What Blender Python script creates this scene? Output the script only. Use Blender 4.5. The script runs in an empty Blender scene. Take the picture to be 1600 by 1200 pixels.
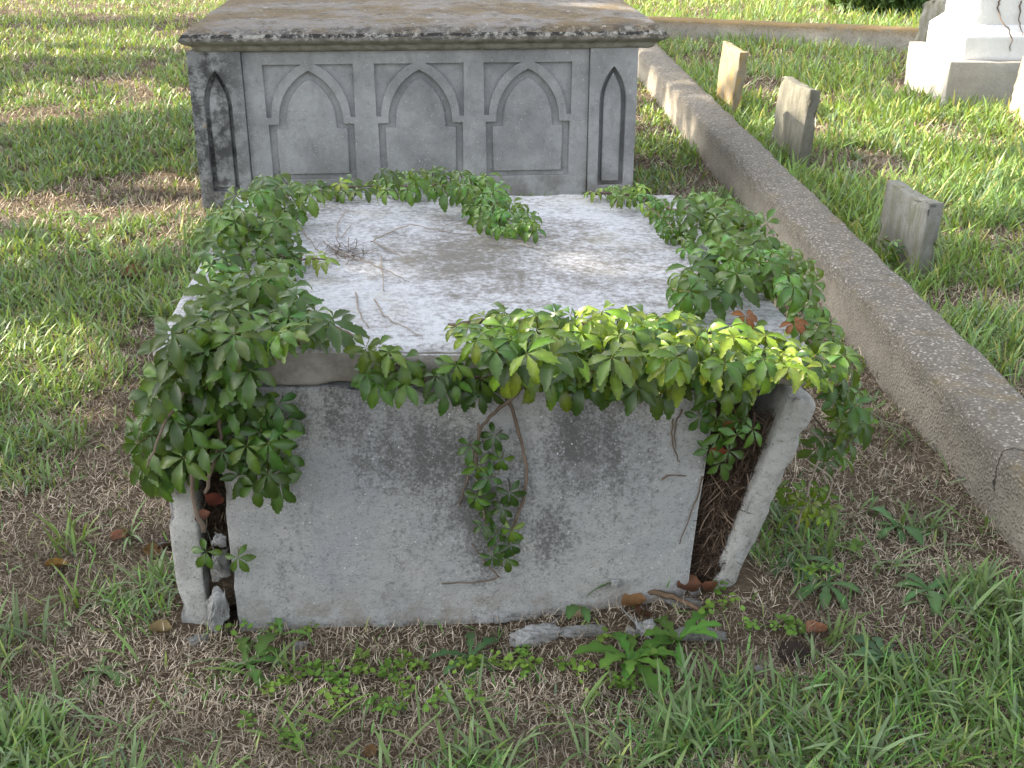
import bpy, bmesh, math, random
import numpy as np
from mathutils import Vector, Matrix, noise as mnoise

R = math.radians
rng = np.random.default_rng(7)
random.seed(7)
scene = bpy.context.scene
COL = scene.collection

# ------------------------------------------------------------------ camera
CAM_H, PITCH, FPX = 1.55, R(24), 1833.0          # eye height, downward pitch, focal length in 1600-px pixels
cam_d = bpy.data.cameras.new('camera')
cam_d.sensor_width = 36; cam_d.lens = 36 * FPX / 1600; cam_d.clip_end = 2000; cam_d.clip_start = 0.05
cam = bpy.data.objects.new('camera', cam_d); COL.objects.link(cam)
cam.location = (0, 0, CAM_H); cam.rotation_euler = (math.pi / 2 - PITCH, 0, 0)
scene.camera = cam

# ------------------------------------------------------------------ sky, sun, exposure
SUN_EL, SUN_AZ = R(31), R(14)                    # low morning sun from -X, a little beyond the tombs
SUN = Vector((-math.cos(SUN_EL) * math.cos(SUN_AZ), math.cos(SUN_EL) * math.sin(SUN_AZ), math.sin(SUN_EL)))
world = bpy.data.worlds.new('World'); scene.world = world; world.use_nodes = True
wn = world.node_tree; wn.nodes.clear()
sky = wn.nodes.new('ShaderNodeTexSky'); sky.sky_type = 'NISHITA'; sky.sun_disc = False
sky.sun_elevation = SUN_EL; sky.sun_rotation = math.atan2(SUN.x, SUN.y)
sky.dust_density = 4.0; sky.air_density = 1.0; sky.ozone_density = 1.0
hs = wn.nodes.new('ShaderNodeHueSaturation'); hs.inputs['Saturation'].default_value = 0.28
bg = wn.nodes.new('ShaderNodeBackground'); bg.inputs['Strength'].default_value = 0.15
wo = wn.nodes.new('ShaderNodeOutputWorld')
wn.links.new(sky.outputs[0], hs.inputs['Color']); wn.links.new(hs.outputs[0], bg.inputs['Color'])
wn.links.new(bg.outputs[0], wo.inputs['Surface'])
sd = bpy.data.lights.new('sun', 'SUN'); sd.energy = 4.0; sd.angle = R(0.53); sd.color = (1.0, 0.87, 0.68)
sun = bpy.data.objects.new('sun', sd); COL.objects.link(sun)
sun.rotation_euler = (-SUN).to_track_quat('-Z', 'Y').to_euler()
scene.view_settings.view_transform = 'Standard'; scene.view_settings.look = 'None'
scene.view_settings.gamma = 1.0; scene.view_settings.exposure = 2.05
scene.cycles.max_bounces = 6; scene.cycles.diffuse_bounces = 3; scene.cycles.transmission_bounces = 4
scene.cycles.use_denoising = True

# ------------------------------------------------------------------ pixel -> place
def ray(px, py):
    x = (px - 800) / FPX; y = -(py - 600) / FPX
    return Vector((x, math.cos(PITCH) + y * math.sin(PITCH), -math.sin(PITCH) + y * math.cos(PITCH)))
EYE = Vector((0, 0, CAM_H))
def hit(px, py, n, p0):
    d = ray(px, py); n = Vector(n)
    return EYE + d * ((Vector(p0) - EYE).dot(n) / d.dot(n))
def onz(px, py, z=0.0): return hit(px, py, (0, 0, 1), (0, 0, z))
YAW = R(4.0)
FP0 = Vector((-0.606, 2.152, 0))                                   # front panel, lower outer corner
FU = Vector((math.cos(YAW), math.sin(YAW), 0)); FN = Vector((math.sin(YAW), -math.cos(YAW), 0))
def onfront(px, py, off=0.0): return hit(px, py, FN, FP0 + FN * off)
TOPN = Vector((0.0308, 0, 1)).normalized(); TOP0 = Vector((0, 2.5, 0.6587))
def ontop(px, py, off=0.0): return hit(px, py, TOPN, TOP0 + TOPN * off)

# ------------------------------------------------------------------ bookkeeping
def tag(o, label=None, cat=None, group=None, kind=None):
    if label: o['label'] = label
    if cat: o['category'] = cat
    if group: o['group'] = group
    if kind: o['kind'] = kind
    return o
def link(name, me, m=None, parent=None):
    o = bpy.data.objects.new(name, me); COL.objects.link(o)
    if m is not None and me is not None and len(me.materials) == 0: me.materials.append(m)
    if parent is not None: o.parent = parent
    return o
def empty(name, loc=(0, 0, 0), rz=0):
    o = bpy.data.objects.new(name, None); COL.objects.link(o)
    o.location = loc; o.rotation_euler = (0, 0, rz); o.empty_display_size = 0.1
    return o
def pymesh(name, v, f, smooth=True):
    me = bpy.data.meshes.new(name)
    me.from_pydata([tuple(map(float, p)) for p in v], [], [tuple(map(int, q)) for q in f]); me.update()
    me.polygons.foreach_set('use_smooth', [smooth] * len(me.polygons))
    return me
def trimesh(name, v, tri, col=None, smooth=True):
    """Large triangle mesh from numpy arrays, with an optional per-vertex colour."""
    me = bpy.data.meshes.new(name)
    v = np.ascontiguousarray(v, np.float32); tri = np.ascontiguousarray(tri, np.int32)
    me.vertices.add(len(v)); me.vertices.foreach_set('co', v.ravel())
    me.loops.add(tri.size); me.loops.foreach_set('vertex_index', tri.ravel())
    me.polygons.add(len(tri)); me.polygons.foreach_set('loop_start', np.arange(0, tri.size, 3, dtype=np.int32))
    me.update(calc_edges=True)
    me.polygons.foreach_set('use_smooth', np.full(len(tri), smooth))
    if col is not None:
        a = me.color_attributes.new('tint', 'FLOAT_COLOR', 'POINT')
        c = np.ones((len(v), 4), np.float32); c[:, :3] = col; a.data.foreach_set('color', c.ravel())
    return me

# ------------------------------------------------------------------ node helper
class NT:
    def __init__(s, name, rough=0.9, spec=0.25):
        s.m = bpy.data.materials.new(name); s.m.use_nodes = True; s.t = s.m.node_tree; s.t.nodes.clear()
        s.out = s.n('ShaderNodeOutputMaterial'); s.b = s.n('ShaderNodeBsdfPrincipled')
        s.b.inputs['Roughness'].default_value = rough; s.b.inputs['Specular IOR Level'].default_value = spec
        s.t.links.new(s.b.outputs[0], s.out.inputs['Surface'])
        s.tc = s.n('ShaderNodeTexCoord'); s.obj = s.tc.outputs['Object']
    def n(s, typ, **kw):
        k = s.t.nodes.new(typ)
        for a, v in kw.items(): setattr(k, a, v)
        return k
    def l(s, a, b): s.t.links.new(a, b)
    def put(s, sock, v):
        if isinstance(v, bpy.types.NodeSocket): s.l(v, sock)
        elif isinstance(v, (tuple, list)) and len(v) == 3 and sock.type == 'RGBA': sock.default_value = (*v, 1)
        else: sock.default_value = v
    def noise(s, scale, detail=5, rough=0.6, vec=None, dist=0.0, w=None):
        k = s.n('ShaderNodeTexNoise'); s.put(k.inputs['Vector'], vec or s.obj)
        k.inputs['Scale'].default_value = scale; k.inputs['Detail'].default_value = detail
        k.inputs['Roughness'].default_value = rough; k.inputs['Distortion'].default_value = dist
        return k.outputs['Fac']
    def vor(s, scale, out='Distance', feat='F1', vec=None):
        k = s.n('ShaderNodeTexVoronoi', feature=feat); s.put(k.inputs['Vector'], vec or s.obj)
        k.inputs['Scale'].default_value = scale
        return k.outputs[out]
    def ramp(s, f, a, b, lo=0.0, hi=1.0):
        k = s.n('ShaderNodeMapRange', interpolation_type='SMOOTHSTEP'); s.put(k.inputs[0], f)
        for i, v in zip((1, 2, 3, 4), (a, b, lo, hi)): k.inputs[i].default_value = v
        return k.outputs[0]
    def math(s, op, a, b=0.0):
        k = s.n('ShaderNodeMath', operation=op); s.put(k.inputs[0], a); s.put(k.inputs[1], b); return k.outputs[0]
    def mix(s, f, a, b, mode='MIX'):
        k = s.n('ShaderNodeMix', data_type='RGBA', blend_type=mode)
        s.put(k.inputs[0], f); s.put(k.inputs[6], a); s.put(k.inputs[7], b); return k.outputs[2]
    def mapv(s, scale, loc=(0, 0, 0), vec=None):
        k = s.n('ShaderNodeMapping'); s.put(k.inputs['Vector'], vec or s.obj)
        k.inputs['Scale'].default_value = scale; k.inputs['Location'].default_value = loc; return k.outputs[0]
    def nz(s):
        g = s.n('ShaderNodeNewGeometry'); x = s.n('ShaderNodeSeparateXYZ'); s.l(g.outputs['True Normal'], x.inputs[0]); return x.outputs['Z']
    def xyz(s):
        x = s.n('ShaderNodeSeparateXYZ'); s.l(s.obj, x.inputs[0]); return x.outputs
    def blob(s, c, inv):
        """1 at the centre c, 0 beyond the ellipsoid of radii 1/inv."""
        a = s.n('ShaderNodeVectorMath', operation='SUBTRACT'); s.l(s.obj, a.inputs[0]); a.inputs[1].default_value = c
        b = s.n('ShaderNodeVectorMath', operation='MULTIPLY'); s.l(a.outputs[0], b.inputs[0]); b.inputs[1].default_value = inv
        k = s.n('ShaderNodeVectorMath', operation='LENGTH'); s.l(b.outputs[0], k.inputs[0])
        return s.ramp(k.outputs['Value'], 0.1, 1.0, 1.0, 0.0)
    def col(s, c): s.put(s.b.inputs['Base Color'], c); return s
    def bump(s, h, strength=0.4, dist=0.01):
        k = s.n('ShaderNodeBump'); k.inputs['Strength'].default_value = strength; k.inputs['Distance'].default_value = dist
        s.l(h, k.inputs['Height']); s.l(k.outputs[0], s.b.inputs['Normal']); return s

def mat_slab():
    s = NT('weathered_white_marble', 0.85)
    a = s.noise(2.6, 8, 0.66, dist=0.6); b = s.noise(9, 8, 0.7, s.mapv((1, 1.6, 1))); f = s.noise(70, 4, 0.7); g = s.noise(240, 2, 0.6)
    base = s.mix(s.ramp(f, 0.35, 0.7), (0.44, 0.455, 0.485), (0.33, 0.34, 0.36))
    centre = s.blob((0.0, 2.78, 0.66), (1.7, 2.0, 0.8))
    st = s.math('ADD', s.math('ADD', s.math('MULTIPLY', a, 0.55), s.math('MULTIPLY', b, 0.50)), s.math('MULTIPLY', centre, 0.13))
    st = s.math('ADD', st, s.math('MULTIPLY', f, 0.55))
    c = s.mix(s.ramp(st, 0.71, 1.03, 0, 0.95), base, (0.125, 0.115, 0.10))
    c = s.mix(s.math('MULTIPLY', s.ramp(s.noise(5, 6, 0.7, s.mapv((1, 1, 1), (4, 2, 0))), 0.52, 0.7), 0.35), c, (0.27, 0.25, 0.17))
    c = s.mix(s.ramp(g, 0.62, 0.74, 0, 0.6), c, (0.13, 0.125, 0.12))
    side = s.mix(s.ramp(b, 0.35, 0.7), (0.30, 0.29, 0.265), (0.14, 0.13, 0.115))
    c = s.mix(s.ramp(s.nz(), 0.35, 0.75, 1, 0), c, side)
    x = s.xyz()
    worn = s.math('MULTIPLY', s.ramp(x['X'], -0.80, -0.70, 1, 0), s.ramp(s.noise(14, 5), 0.40, 0.52, 1, 0))
    c = s.mix(s.math('MULTIPLY', worn, 0.9), c, (0.22, 0.13, 0.07))
    s.col(c).bump(s.math('ADD', s.noise(35, 6, 0.7), s.math('MULTIPLY', g, 0.5)), 0.35, 0.006); return s.m

def mat_panel():
    s = NT('stained_grey_marble', 0.85)
    a = s.noise(4, 6, 0.65); f = s.noise(60, 5, 0.75); g = s.noise(220, 2, 0.6); v = s.noise(3.2, 5, 0.6, s.mapv((4.0, 1, 0.55)))
    base = s.mix(s.ramp(a, 0.3, 0.7), (0.355, 0.355, 0.34), (0.285, 0.298, 0.31))
    base = s.mix(s.ramp(s.xyz()['Z'], 0.50, 0.60, 0, 0.55), base, (0.42, 0.435, 0.455))
    blobs = None
    for (px, py, rx, rz, k) in ((650, 710, 0.24, 0.19, 1.0), (760, 790, 0.20, 0.30, 0.9), (920, 700, 0.20, 0.22, 0.95), (540, 655, 0.22, 0.12, 0.7), (860, 830, 0.14, 0.16, 0.7), (1010, 660, 0.12, 0.12, 0.45)):
        c = onfront(px, py); q = s.math('MULTIPLY', s.blob(tuple(c), (1 / rx, 0.5, 1 / rz)), k)
        blobs = q if blobs is None else s.math('MAXIMUM', blobs, q)
    mk = s.math('ADD', s.math('MULTIPLY', blobs, 0.66), s.math('MULTIPLY', s.math('SUBTRACT', v, 0.5), 1.6))
    mk = s.math('ADD', mk, s.math('MULTIPLY', s.math('SUBTRACT', f, 0.5), 1.5)); mk = s.math('ADD', mk, s.math('MULTIPLY', s.math('SUBTRACT', s.noise(150, 4, 0.7), 0.5), 2.0))
    c = s.mix(s.ramp(mk, 0.05, 0.90, 0, 0.93), base, (0.085, 0.083, 0.08))
    c = s.mix(s.ramp(g, 0.56, 0.72, 0, 0.6), c, (0.10, 0.10, 0.10)); c = s.mix(s.ramp(f, 0.45, 0.7, 0, 0.4), c, (0.17, 0.17, 0.165))
    c = s.mix(s.ramp(s.noise(150, 2, 0.5, s.mapv((1, 1, 1), (3, 3, 3))), 0.70, 0.74, 0, 0.9), c, (0.62, 0.63, 0.65))
    pale = s.ramp(s.noise(7, 6, 0.7, s.mapv((1, 1, 1), (9, 0, 1))), 0.55, 0.75, 0, 0.35)
    c = s.mix(pale, c, (0.50, 0.51, 0.54))
    c = s.mix(s.math('MULTIPLY', s.ramp(s.xyz()['Z'], 0.02, 0.12, 1, 0), s.ramp(s.noise(16, 5), 0.4, 0.65, 0, 0.6)), c, (0.20, 0.17, 0.13))
    ge = s.n('ShaderNodeNewGeometry'); sx = s.n('ShaderNodeSeparateXYZ'); s.l(ge.outputs['True Normal'], sx.inputs[0])
    c = s.mix(s.ramp(sx.outputs['X'], 0.55, 0.85, 0, 0.9), c, (0.62, 0.62, 0.60))          # freshly broken end
    s.col(c).bump(s.math('ADD', s.noise(45, 6, 0.75), s.math('MULTIPLY', g, 0.6)), 0.6, 0.007); return s.m

def mat_rough(name, c1, c2, c3, sc=7, bs=0.6):
    s = NT(name, 0.92)
    a = s.noise(sc, 7, 0.7); f = s.noise(60 + sc * 3, 4, 0.7)
    c = s.mix(s.ramp(a, 0.35, 0.65), c1, c2); c = s.mix(s.ramp(f, 0.55, 0.72, 0, 0.7), c, c3)
    s.col(c).bump(s.math('ADD', a, s.noise(50, 6, 0.75)), bs, 0.012); return s.m

def mat_body():
    s = NT('grey_sandstone', 0.92)
    a = s.noise(3, 6, 0.65); f = s.noise(45, 5, 0.75); g = s.noise(160, 2, 0.5)
    c = s.mix(s.ramp(a, 0.32, 0.68), (0.36, 0.37, 0.375), (0.21, 0.217, 0.222)); c = s.mix(s.ramp(s.noise(7, 6, 0.7, s.mapv((1.6, 1, .5), (3, 0, 0))), 0.5, 0.7, 0, 0.4), c, (0.17, 0.172, 0.172))
    c = s.mix(s.ramp(f, 0.5, 0.75, 0, 0.55), c, (0.15, 0.15, 0.145))
    c = s.mix(s.ramp(s.noise(130, 2, 0.5, s.mapv((1, 1, 1), (5, 1, 2))), 0.66, 0.72, 0, 0.8), c, (0.50, 0.51, 0.51))
    x = s.xyz()
    lich = s.math('MULTIPLY', s.ramp(x['X'], 0.12, 0.32, 1, 0), s.ramp(s.noise(9, 7, 0.75), 0.40, 0.58, 0, 0.92))
    c = s.mix(lich, c, (0.055, 0.055, 0.055))
    low = s.math('MULTIPLY', s.ramp(x['Z'], 0.02, 0.24, 1, 0), s.ramp(s.noise(6, 6, 0.7), 0.4, 0.62, 0, 0.7))
    c = s.mix(low, c, (0.14, 0.12, 0.095))
    rust = s.blob((0.055, -0.03, 0.42), (50, 20, 45))
    c = s.mix(s.math('MULTIPLY', rust, 0.7), c, (0.33, 0.22, 0.13))
    s.col(c).bump(s.math('ADD', s.noise(50, 6, 0.75), g), 0.35, 0.006); return s.m

def mat_lid():
    s = NT('lichened_lid_stone', 0.95)
    a = s.noise(3.0, 7, 0.7); b = s.noise(22, 6, 0.75, s.mapv((1, 1.5, 1))); f = s.noise(90, 4, 0.7)
    c = s.mix(s.ramp(a, 0.42, 0.58), (0.15, 0.115, 0.07), (0.21, 0.20, 0.19))
    c = s.mix(s.ramp(b, 0.48, 0.64, 0, 0.6), c, (0.23, 0.175, 0.095)); c = s.mix(s.ramp(s.noise(11, 7, 0.8), 0.5, 0.62, 0, 0.7), c, (0.075, 0.068, 0.06))
    c = s.mix(s.ramp(f, 0.55, 0.7, 0, 0.75), c, (0.075, 0.068, 0.06))
    c = s.mix(s.ramp(s.noise(38, 3, 0.6, s.mapv((0.7, 1.4, 1), (2, 5, 1))), 0.66, 0.72, 0, 0.85), c, (0.62, 0.61, 0.58))
    sd_ = s.mix(s.ramp(s.noise(26, 7, 0.8), 0.40, 0.53), (0.34, 0.335, 0.30), (0.035, 0.034, 0.033))
    x = s.xyz(); under = s.mix(s.ramp(s.noise(20, 5), 0.35, 0.7), (0.33, 0.32, 0.28), (0.20, 0.19, 0.15))
    sd_ = s.mix(s.ramp(x['Z'], 0.795, 0.825, 1, 0), sd_, under)
    c = s.mix(s.ramp(s.nz(), 0.55, 0.9, 1, 0), c, sd_)
    s.col(c).bump(s.math('ADD', b, f), 0.6, 0.010); return s.m

def mat_kerb(name='aggregate_concrete', top=(0.20, 0.185, 0.16), side=(0.33, 0.30, 0.25), crust=None, crack=None):
    s = NT(name, 0.95)
    cells = s.vor(95, 'Color'); sp = s.n('ShaderNodeSeparateColor'); s.l(cells, sp.inputs[0])
    dist = s.vor(95); a = s.noise(3.5, 6, 0.7); f = s.noise(40, 5, 0.7)
    peb = s.mix(sp.outputs[0], (0.10, 0.09, 0.072), (0.37, 0.345, 0.305))
    peb = s.mix(s.ramp(sp.outputs[1], 0.84, 0.9), peb, (0.55, 0.53, 0.49))
    peb = s.mix(s.ramp(dist, 0.35, 0.55), peb, (0.10, 0.09, 0.075))
    t = s.mix(0.62, top, peb)
    t = s.mix(s.ramp(s.noise(9, 6, 0.75), 0.52, 0.66, 0, 0.5), t, (0.17, 0.13, 0.06)); t = s.mix(s.ramp(s.noise(16, 6, 0.75, s.mapv((1, 1, 1), (3, 8, 1))), 0.5, 0.64, 0, 0.55), t, (0.085, 0.078, 0.066))
    t = s.mix(s.ramp(f, 0.6, 0.75, 0, 0.5), t, (0.06, 0.055, 0.05))
    if crust: t = s.mix(s.ramp(s.noise(8, 6), 0.3, 0.5, 0.3, 1), t, crust)
    sd_ = s.mix(s.ramp(a, 0.3, 0.7), side, tuple(v * 0.72 for v in side))
    sd_ = s.mix(s.ramp(s.noise(14, 6, 0.75), 0.50, 0.68, 0, 0.6), sd_, (0.20, 0.18, 0.15))
    sd_ = s.mix(s.ramp(sp.outputs[1], 0.7, 0.9, 0, 0.35), sd_, (0.22, 0.19, 0.15))
    x = s.xyz()
    sd_ = s.mix(s.math('MULTIPLY', s.ramp(s.math('ADD', x['Z'], s.math('MULTIPLY', s.math('SUBTRACT', f, 0.5), 0.12)), 0.09, 0.19), 0.75), sd_, t)
    c = s.mix(s.ramp(s.nz(), 0.3, 0.75, 1, 0), t, sd_)
    if crack:
        yy = s.math('SUBTRACT', s.math('ADD', x['Y'], s.math('ADD', s.math('MULTIPLY', s.noise(9, 4, 0.6), 0.10), s.math('MULTIPLY', x['Z'], -0.25))), crack)
        ln = s.math('MULTIPLY', s.ramp(s.math('ABSOLUTE', yy), 0.0015, 0.004, 1, 0), s.math('MULTIPLY', s.ramp(x['Z'], 0.07, 0.10), s.ramp(x['X'], -0.06, -0.01, 1, 0)))
        c = s.mix(s.math('MULTIPLY', ln, 0.9), c, (0.03, 0.026, 0.022))
    h = s.math('ADD', s.math('MULTIPLY', s.ramp(dist, 0.0, 0.6, 1, 0), 0.8), s.noise(60, 5, 0.7))
    s.col(c).bump(h, 0.7, 0.010); return s.m

def mat_headstone(name, c1, c2, lichen, amt=0.5):
    s = NT(name, 0.95)
    a = s.noise(6, 6, 0.7); v = s.noise(16, 5, 0.7, s.mapv((2, 2, 0.35))); f = s.noise(90, 4, 0.7)
    c = s.mix(s.ramp(a, 0.35, 0.65), c1, c2); c = s.mix(s.ramp(v, 0.42, 0.66, 0, amt), c, lichen)
    c = s.mix(s.ramp(f, 0.58, 0.72, 0, 0.6), c, tuple(x * 0.35 for x in c2))
    c = s.mix(s.ramp(s.noise(34, 3, 0.6, s.mapv((1, 1, 0.5), (7, 7, 7))), 0.70, 0.74, 0, 0.85), c, (0.6, 0.6, 0.57))
    s.col(c).bump(s.math('ADD', s.noise(50, 6, 0.75), v), 0.5, 0.008); return s.m

def mat_soil():
    s = NT('soil', 1.0, 0.1)
    a = s.noise(3, 6, 0.7); f = s.noise(40, 6, 0.75); fib = s.noise(60, 5, 0.7, s.mapv((1, 4, 1)))
    c = s.mix(s.ramp(a, 0.35, 0.65), (0.12, 0.09, 0.064), (0.075, 0.056, 0.04))
    c = s.mix(s.ramp(fib, 0.5, 0.66, 0, 0.75), c, (0.27, 0.21, 0.14)); c = s.mix(s.ramp(f, 0.55, 0.7, 0, 0.7), c, (0.045, 0.034, 0.025))
    s.col(c).bump(f, 0.8, 0.02); return s.m

def mat_leafy(name, trans=0.3, rough=0.5, spec=0.35, vary=0.12, gain=1.0, attr=True, base=(0.08, 0.17, 0.03), tcol=None, mottle=0.0):
    """Thin plant tissue: tint attribute, a little variation per object, light passing through."""
    s = NT(name, rough, spec)
    if attr:
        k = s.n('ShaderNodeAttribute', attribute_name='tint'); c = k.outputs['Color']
    else: c = s.mix(0.0, base, base)
    oi = s.n('ShaderNodeObjectInfo')
    h = s.n('ShaderNodeHueSaturation'); s.l(c, h.inputs['Color'])
    s.l(s.ramp(oi.outputs['Random'], 0, 1, 0.5 - vary * 0.10, 0.5 + vary * 0.10), h.inputs['Hue'])
    q = s.n('ShaderNodeMath', operation='FRACT'); s.put(q.inputs[0], s.math('MULTIPLY', oi.outputs['Random'], 17.31))
    s.l(s.ramp(q.outputs[0], 0, 1, (1 - vary * 2) * gain, (1 + vary * 2) * gain), h.inputs['Value'])
    c = h.outputs['Color']
    if mottle: c = s.mix(s.ramp(s.noise(5, 5, 0.7), 0.3, 0.7, 0, mottle), c, s.mix(1.0, c, (0.55, 0.62, 0.5), 'MULTIPLY'))
    s.col(c)
    t = s.n('ShaderNodeBsdfTranslucent')
    s.l(s.mix(0.6, c, tcol or (0.30, 0.42, 0.04)), t.inputs['Color'])
    mx = s.n('ShaderNodeMixShader'); mx.inputs[0].default_value = trans
    s.l(s.b.outputs[0], mx.inputs[1]); s.l(t.outputs[0], mx.inputs[2]); s.l(mx.outputs[0], s.out.inputs['Surface'])
    return s

M = dict(slab=mat_slab(), panel=mat_panel(), body=mat_body(), lid=mat_lid(), kerb=mat_kerb(crack=1.93),
         cross=mat_kerb('cross_wall_concrete', (0.17, 0.15, 0.12), (0.42, 0.40, 0.36), (0.20, 0.14, 0.06)),
         broken=mat_rough('broken_marble', (0.38, 0.385, 0.385), (0.25, 0.25, 0.24), (0.09, 0.085, 0.075), 22, 1.0),
         side=mat_rough('side_slab_marble', (0.46, 0.46, 0.445), (0.35, 0.347, 0.325), (0.14, 0.13, 0.11), 14, 0.9),
         rubble=mat_rough('rubble_stone', (0.30, 0.305, 0.30), (0.17, 0.165, 0.15), (0.06, 0.055, 0.045), 22, 1.0),
         soil=mat_soil(),
         white=mat_rough('white_marble', (0.78, 0.78, 0.77), (0.72, 0.72, 0.71), (0.62, 0.62, 0.60)),
         plinth=mat_rough('plinth_limestone', (0.40, 0.38, 0.34), (0.33, 0.31, 0.28), (0.25, 0.235, 0.21)),
         stoneA=mat_headstone('headstone_ochre', (0.30, 0.26, 0.185), (0.20, 0.18, 0.145), (0.42, 0.27, 0.07), 0.75),
         stoneB=mat_headstone('headstone_olive', (0.20, 0.192, 0.16), (0.115, 0.112, 0.095), (0.085, 0.09, 0.05), 0.5),
         stoneC=mat_headstone('headstone_grey', (0.25, 0.25, 0.23), (0.14, 0.14, 0.125), (0.12, 0.12, 0.06), 0.65),
         stoneD=mat_headstone('headstone_pale', (0.42, 0.36, 0.26), (0.34, 0.29, 0.21), (0.35, 0.28, 0.15), 0.3),
         bark=mat_rough('bark', (0.11, 0.085, 0.06), (0.07, 0.055, 0.04), (0.04, 0.03, 0.025)),
         woody=mat_rough('woody_stem', (0.20, 0.155, 0.12), (0.12, 0.09, 0.07), (0.07, 0.05, 0.04)),
         twig=mat_rough('bleached_twig', (0.34, 0.29, 0.24), (0.25, 0.21, 0.17), (0.14, 0.11, 0.09)),
         root=mat_rough('root_fibre', (0.17, 0.115, 0.075), (0.10, 0.07, 0.045), (0.05, 0.035, 0.025)),
         grass=mat_leafy('grass_blade', 0.28, 0.45, 0.4).m,
         straw=mat_leafy('dead_grass', 0.1, 0.8, 0.15, tcol=(0.3, 0.22, 0.1)).m,
         leaf=mat_leafy('creeper_leaf', 0.28, 0.36, 0.5, 0.16, mottle=0.8).m,
         redleaf=mat_leafy('reddened_leaf', 0.3, 0.5, 0.3, 0.1, tcol=(0.4, 0.14, 0.03), mottle=1.0).m,
         weed=mat_leafy('weed_leaf', 0.28, 0.55, 0.3, 0.12).m,
         deadleaf=mat_leafy('dead_leaf', 0.1, 0.7, 0.2, 0.2, 0.8, tcol=(0.3, 0.15, 0.05), mottle=0.9).m,
         treeleaf=mat_leafy('tree_leaf', 0.12, 0.5, 0.35, attr=False, base=(0.055, 0.11, 0.025)).m)

# ------------------------------------------------------------------ shapes
def rbox(L, W, H, n=(20, 20, 6), r=0.006, amp=0.0, freq=6, chip=0.0, cfreq=9, seed=0.0):
    """Box 0..L,0..W,0..H with rounded edges, uneven faces and chipped arrises."""
    D = np.array([L, W, H]); ax = []
    for d, k in zip(D, n):
        ax.append(np.concatenate([[0, r * .4], np.linspace(r, d - r, max(2, k)), [d - r * .4, d]]))
    idx, V, F = {}, [], []
    def vid(p):
        key = tuple(np.round(p, 6))
        if key not in idx: idx[key] = len(V); V.append(p)
        return idx[key]
    for a in range(3):
        b, c = (a + 1) % 3, (a + 2) % 3
        for side in (0, 1):
            g = np.empty((len(ax[b]), len(ax[c])), int)
            for i, u in enumerate(ax[b]):
                for j, w in enumerate(ax[c]):
                    p = np.zeros(3); p[a] = D[a] * side; p[b] = u; p[c] = w; g[i, j] = vid(p)
            for i in range(len(ax[b]) - 1):
                for j in range(len(ax[c]) - 1):
                    q = [g[i, j], g[i + 1, j], g[i + 1, j + 1], g[i, j + 1]]
                    F.append(q if side else q[::-1])
    V = np.array(V); c = np.clip(V, r, D - r); d = V - c
    ln = np.linalg.norm(d, axis=1, keepdims=True); nrm = d / np.maximum(ln, 1e-9)
    P = c + nrm * r
    ed = np.sort(np.minimum(V, D - V), axis=1)[:, 1]
    out = []
    for p, q, e in zip(P, nrm, ed):
        s = Vector(p) + Vector((seed, seed * 1.7, -seed))
        k = amp * mnoise.noise(s * freq) + amp * .4 * mnoise.noise(s * freq * 4)
        if chip and e < 4 * r + chip:
            w = max(0.0, mnoise.noise(s * cfreq) + .5 * mnoise.noise(s * cfreq * 3) - .05)
            k -= chip * min(1, w * 2.2) * math.exp(-(e / (r + chip * .7)) ** 2)
        out.append(p + q * k)
    return np.array(out), F, D
def tri_map(P, D, c):
    """Map box points into the hexahedron c[iz][iy][ix]."""
    u = P / D; res = np.zeros_like(P)
    for iz in (0, 1):
        for iy in (0, 1):
            for ix in (0, 1):
                w = (u[:, 0] if ix else 1 - u[:, 0]) * (u[:, 1] if iy else 1 - u[:, 1]) * (u[:, 2] if iz else 1 - u[:, 2])
                res += w[:, None] * np.array(c[iz][iy][ix])[None, :]
    return res
def tube(pts, r0, r1=None, sides=6, wob=0.0):
    r1 = r0 if r1 is None else r1
    pts = [Vector(p) for p in pts]; V, F = [], []
    for i, p in enumerate(pts):
        t = (pts[min(i + 1, len(pts) - 1)] - pts[max(i - 1, 0)]).normalized()
        a = t.orthogonal().normalized() if i == 0 else (a - t * a.dot(t)).normalized()
        b = t.cross(a); r = r0 + (r1 - r0) * i / (len(pts) - 1)
        for k in range(sides):
            an = 2 * math.pi * k / sides
            V.append(p + (a * math.cos(an) + b * math.sin(an)) * r * (1 + random.uniform(-wob, wob)))
    for i in range(len(pts) - 1):
        for k in range(sides):
            F.append((i * sides + k, i * sides + (k + 1) % sides, (i + 1) * sides + (k + 1) % sides, (i + 1) * sides + k))
    F.append(tuple(range(sides))[::-1]); F.append(tuple(range((len(pts) - 1) * sides, len(pts) * sides)))
    return V, F
def smooth_path(pts, n=6, jit=0.0):
    pts = [Vector(p) for p in pts]; out = []
    for i in range(len(pts) - 1):
        p0, p1, p2, p3 = pts[max(i - 1, 0)], pts[i], pts[i + 1], pts[min(i + 2, len(pts) - 1)]
        for k in range(n):
            t = k / n
            q = 0.5 * ((2 * p1) + (p2 - p0) * t + (2 * p0 - 5 * p1 + 4 * p2 - p3) * t * t + (3 * p1 - p0 - 3 * p2 + p3) * t ** 3)
            out.append(q + Vector((random.uniform(-jit, jit), random.uniform(-jit, jit), random.uniform(-jit, jit))))
    return out + [pts[-1]]
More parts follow.
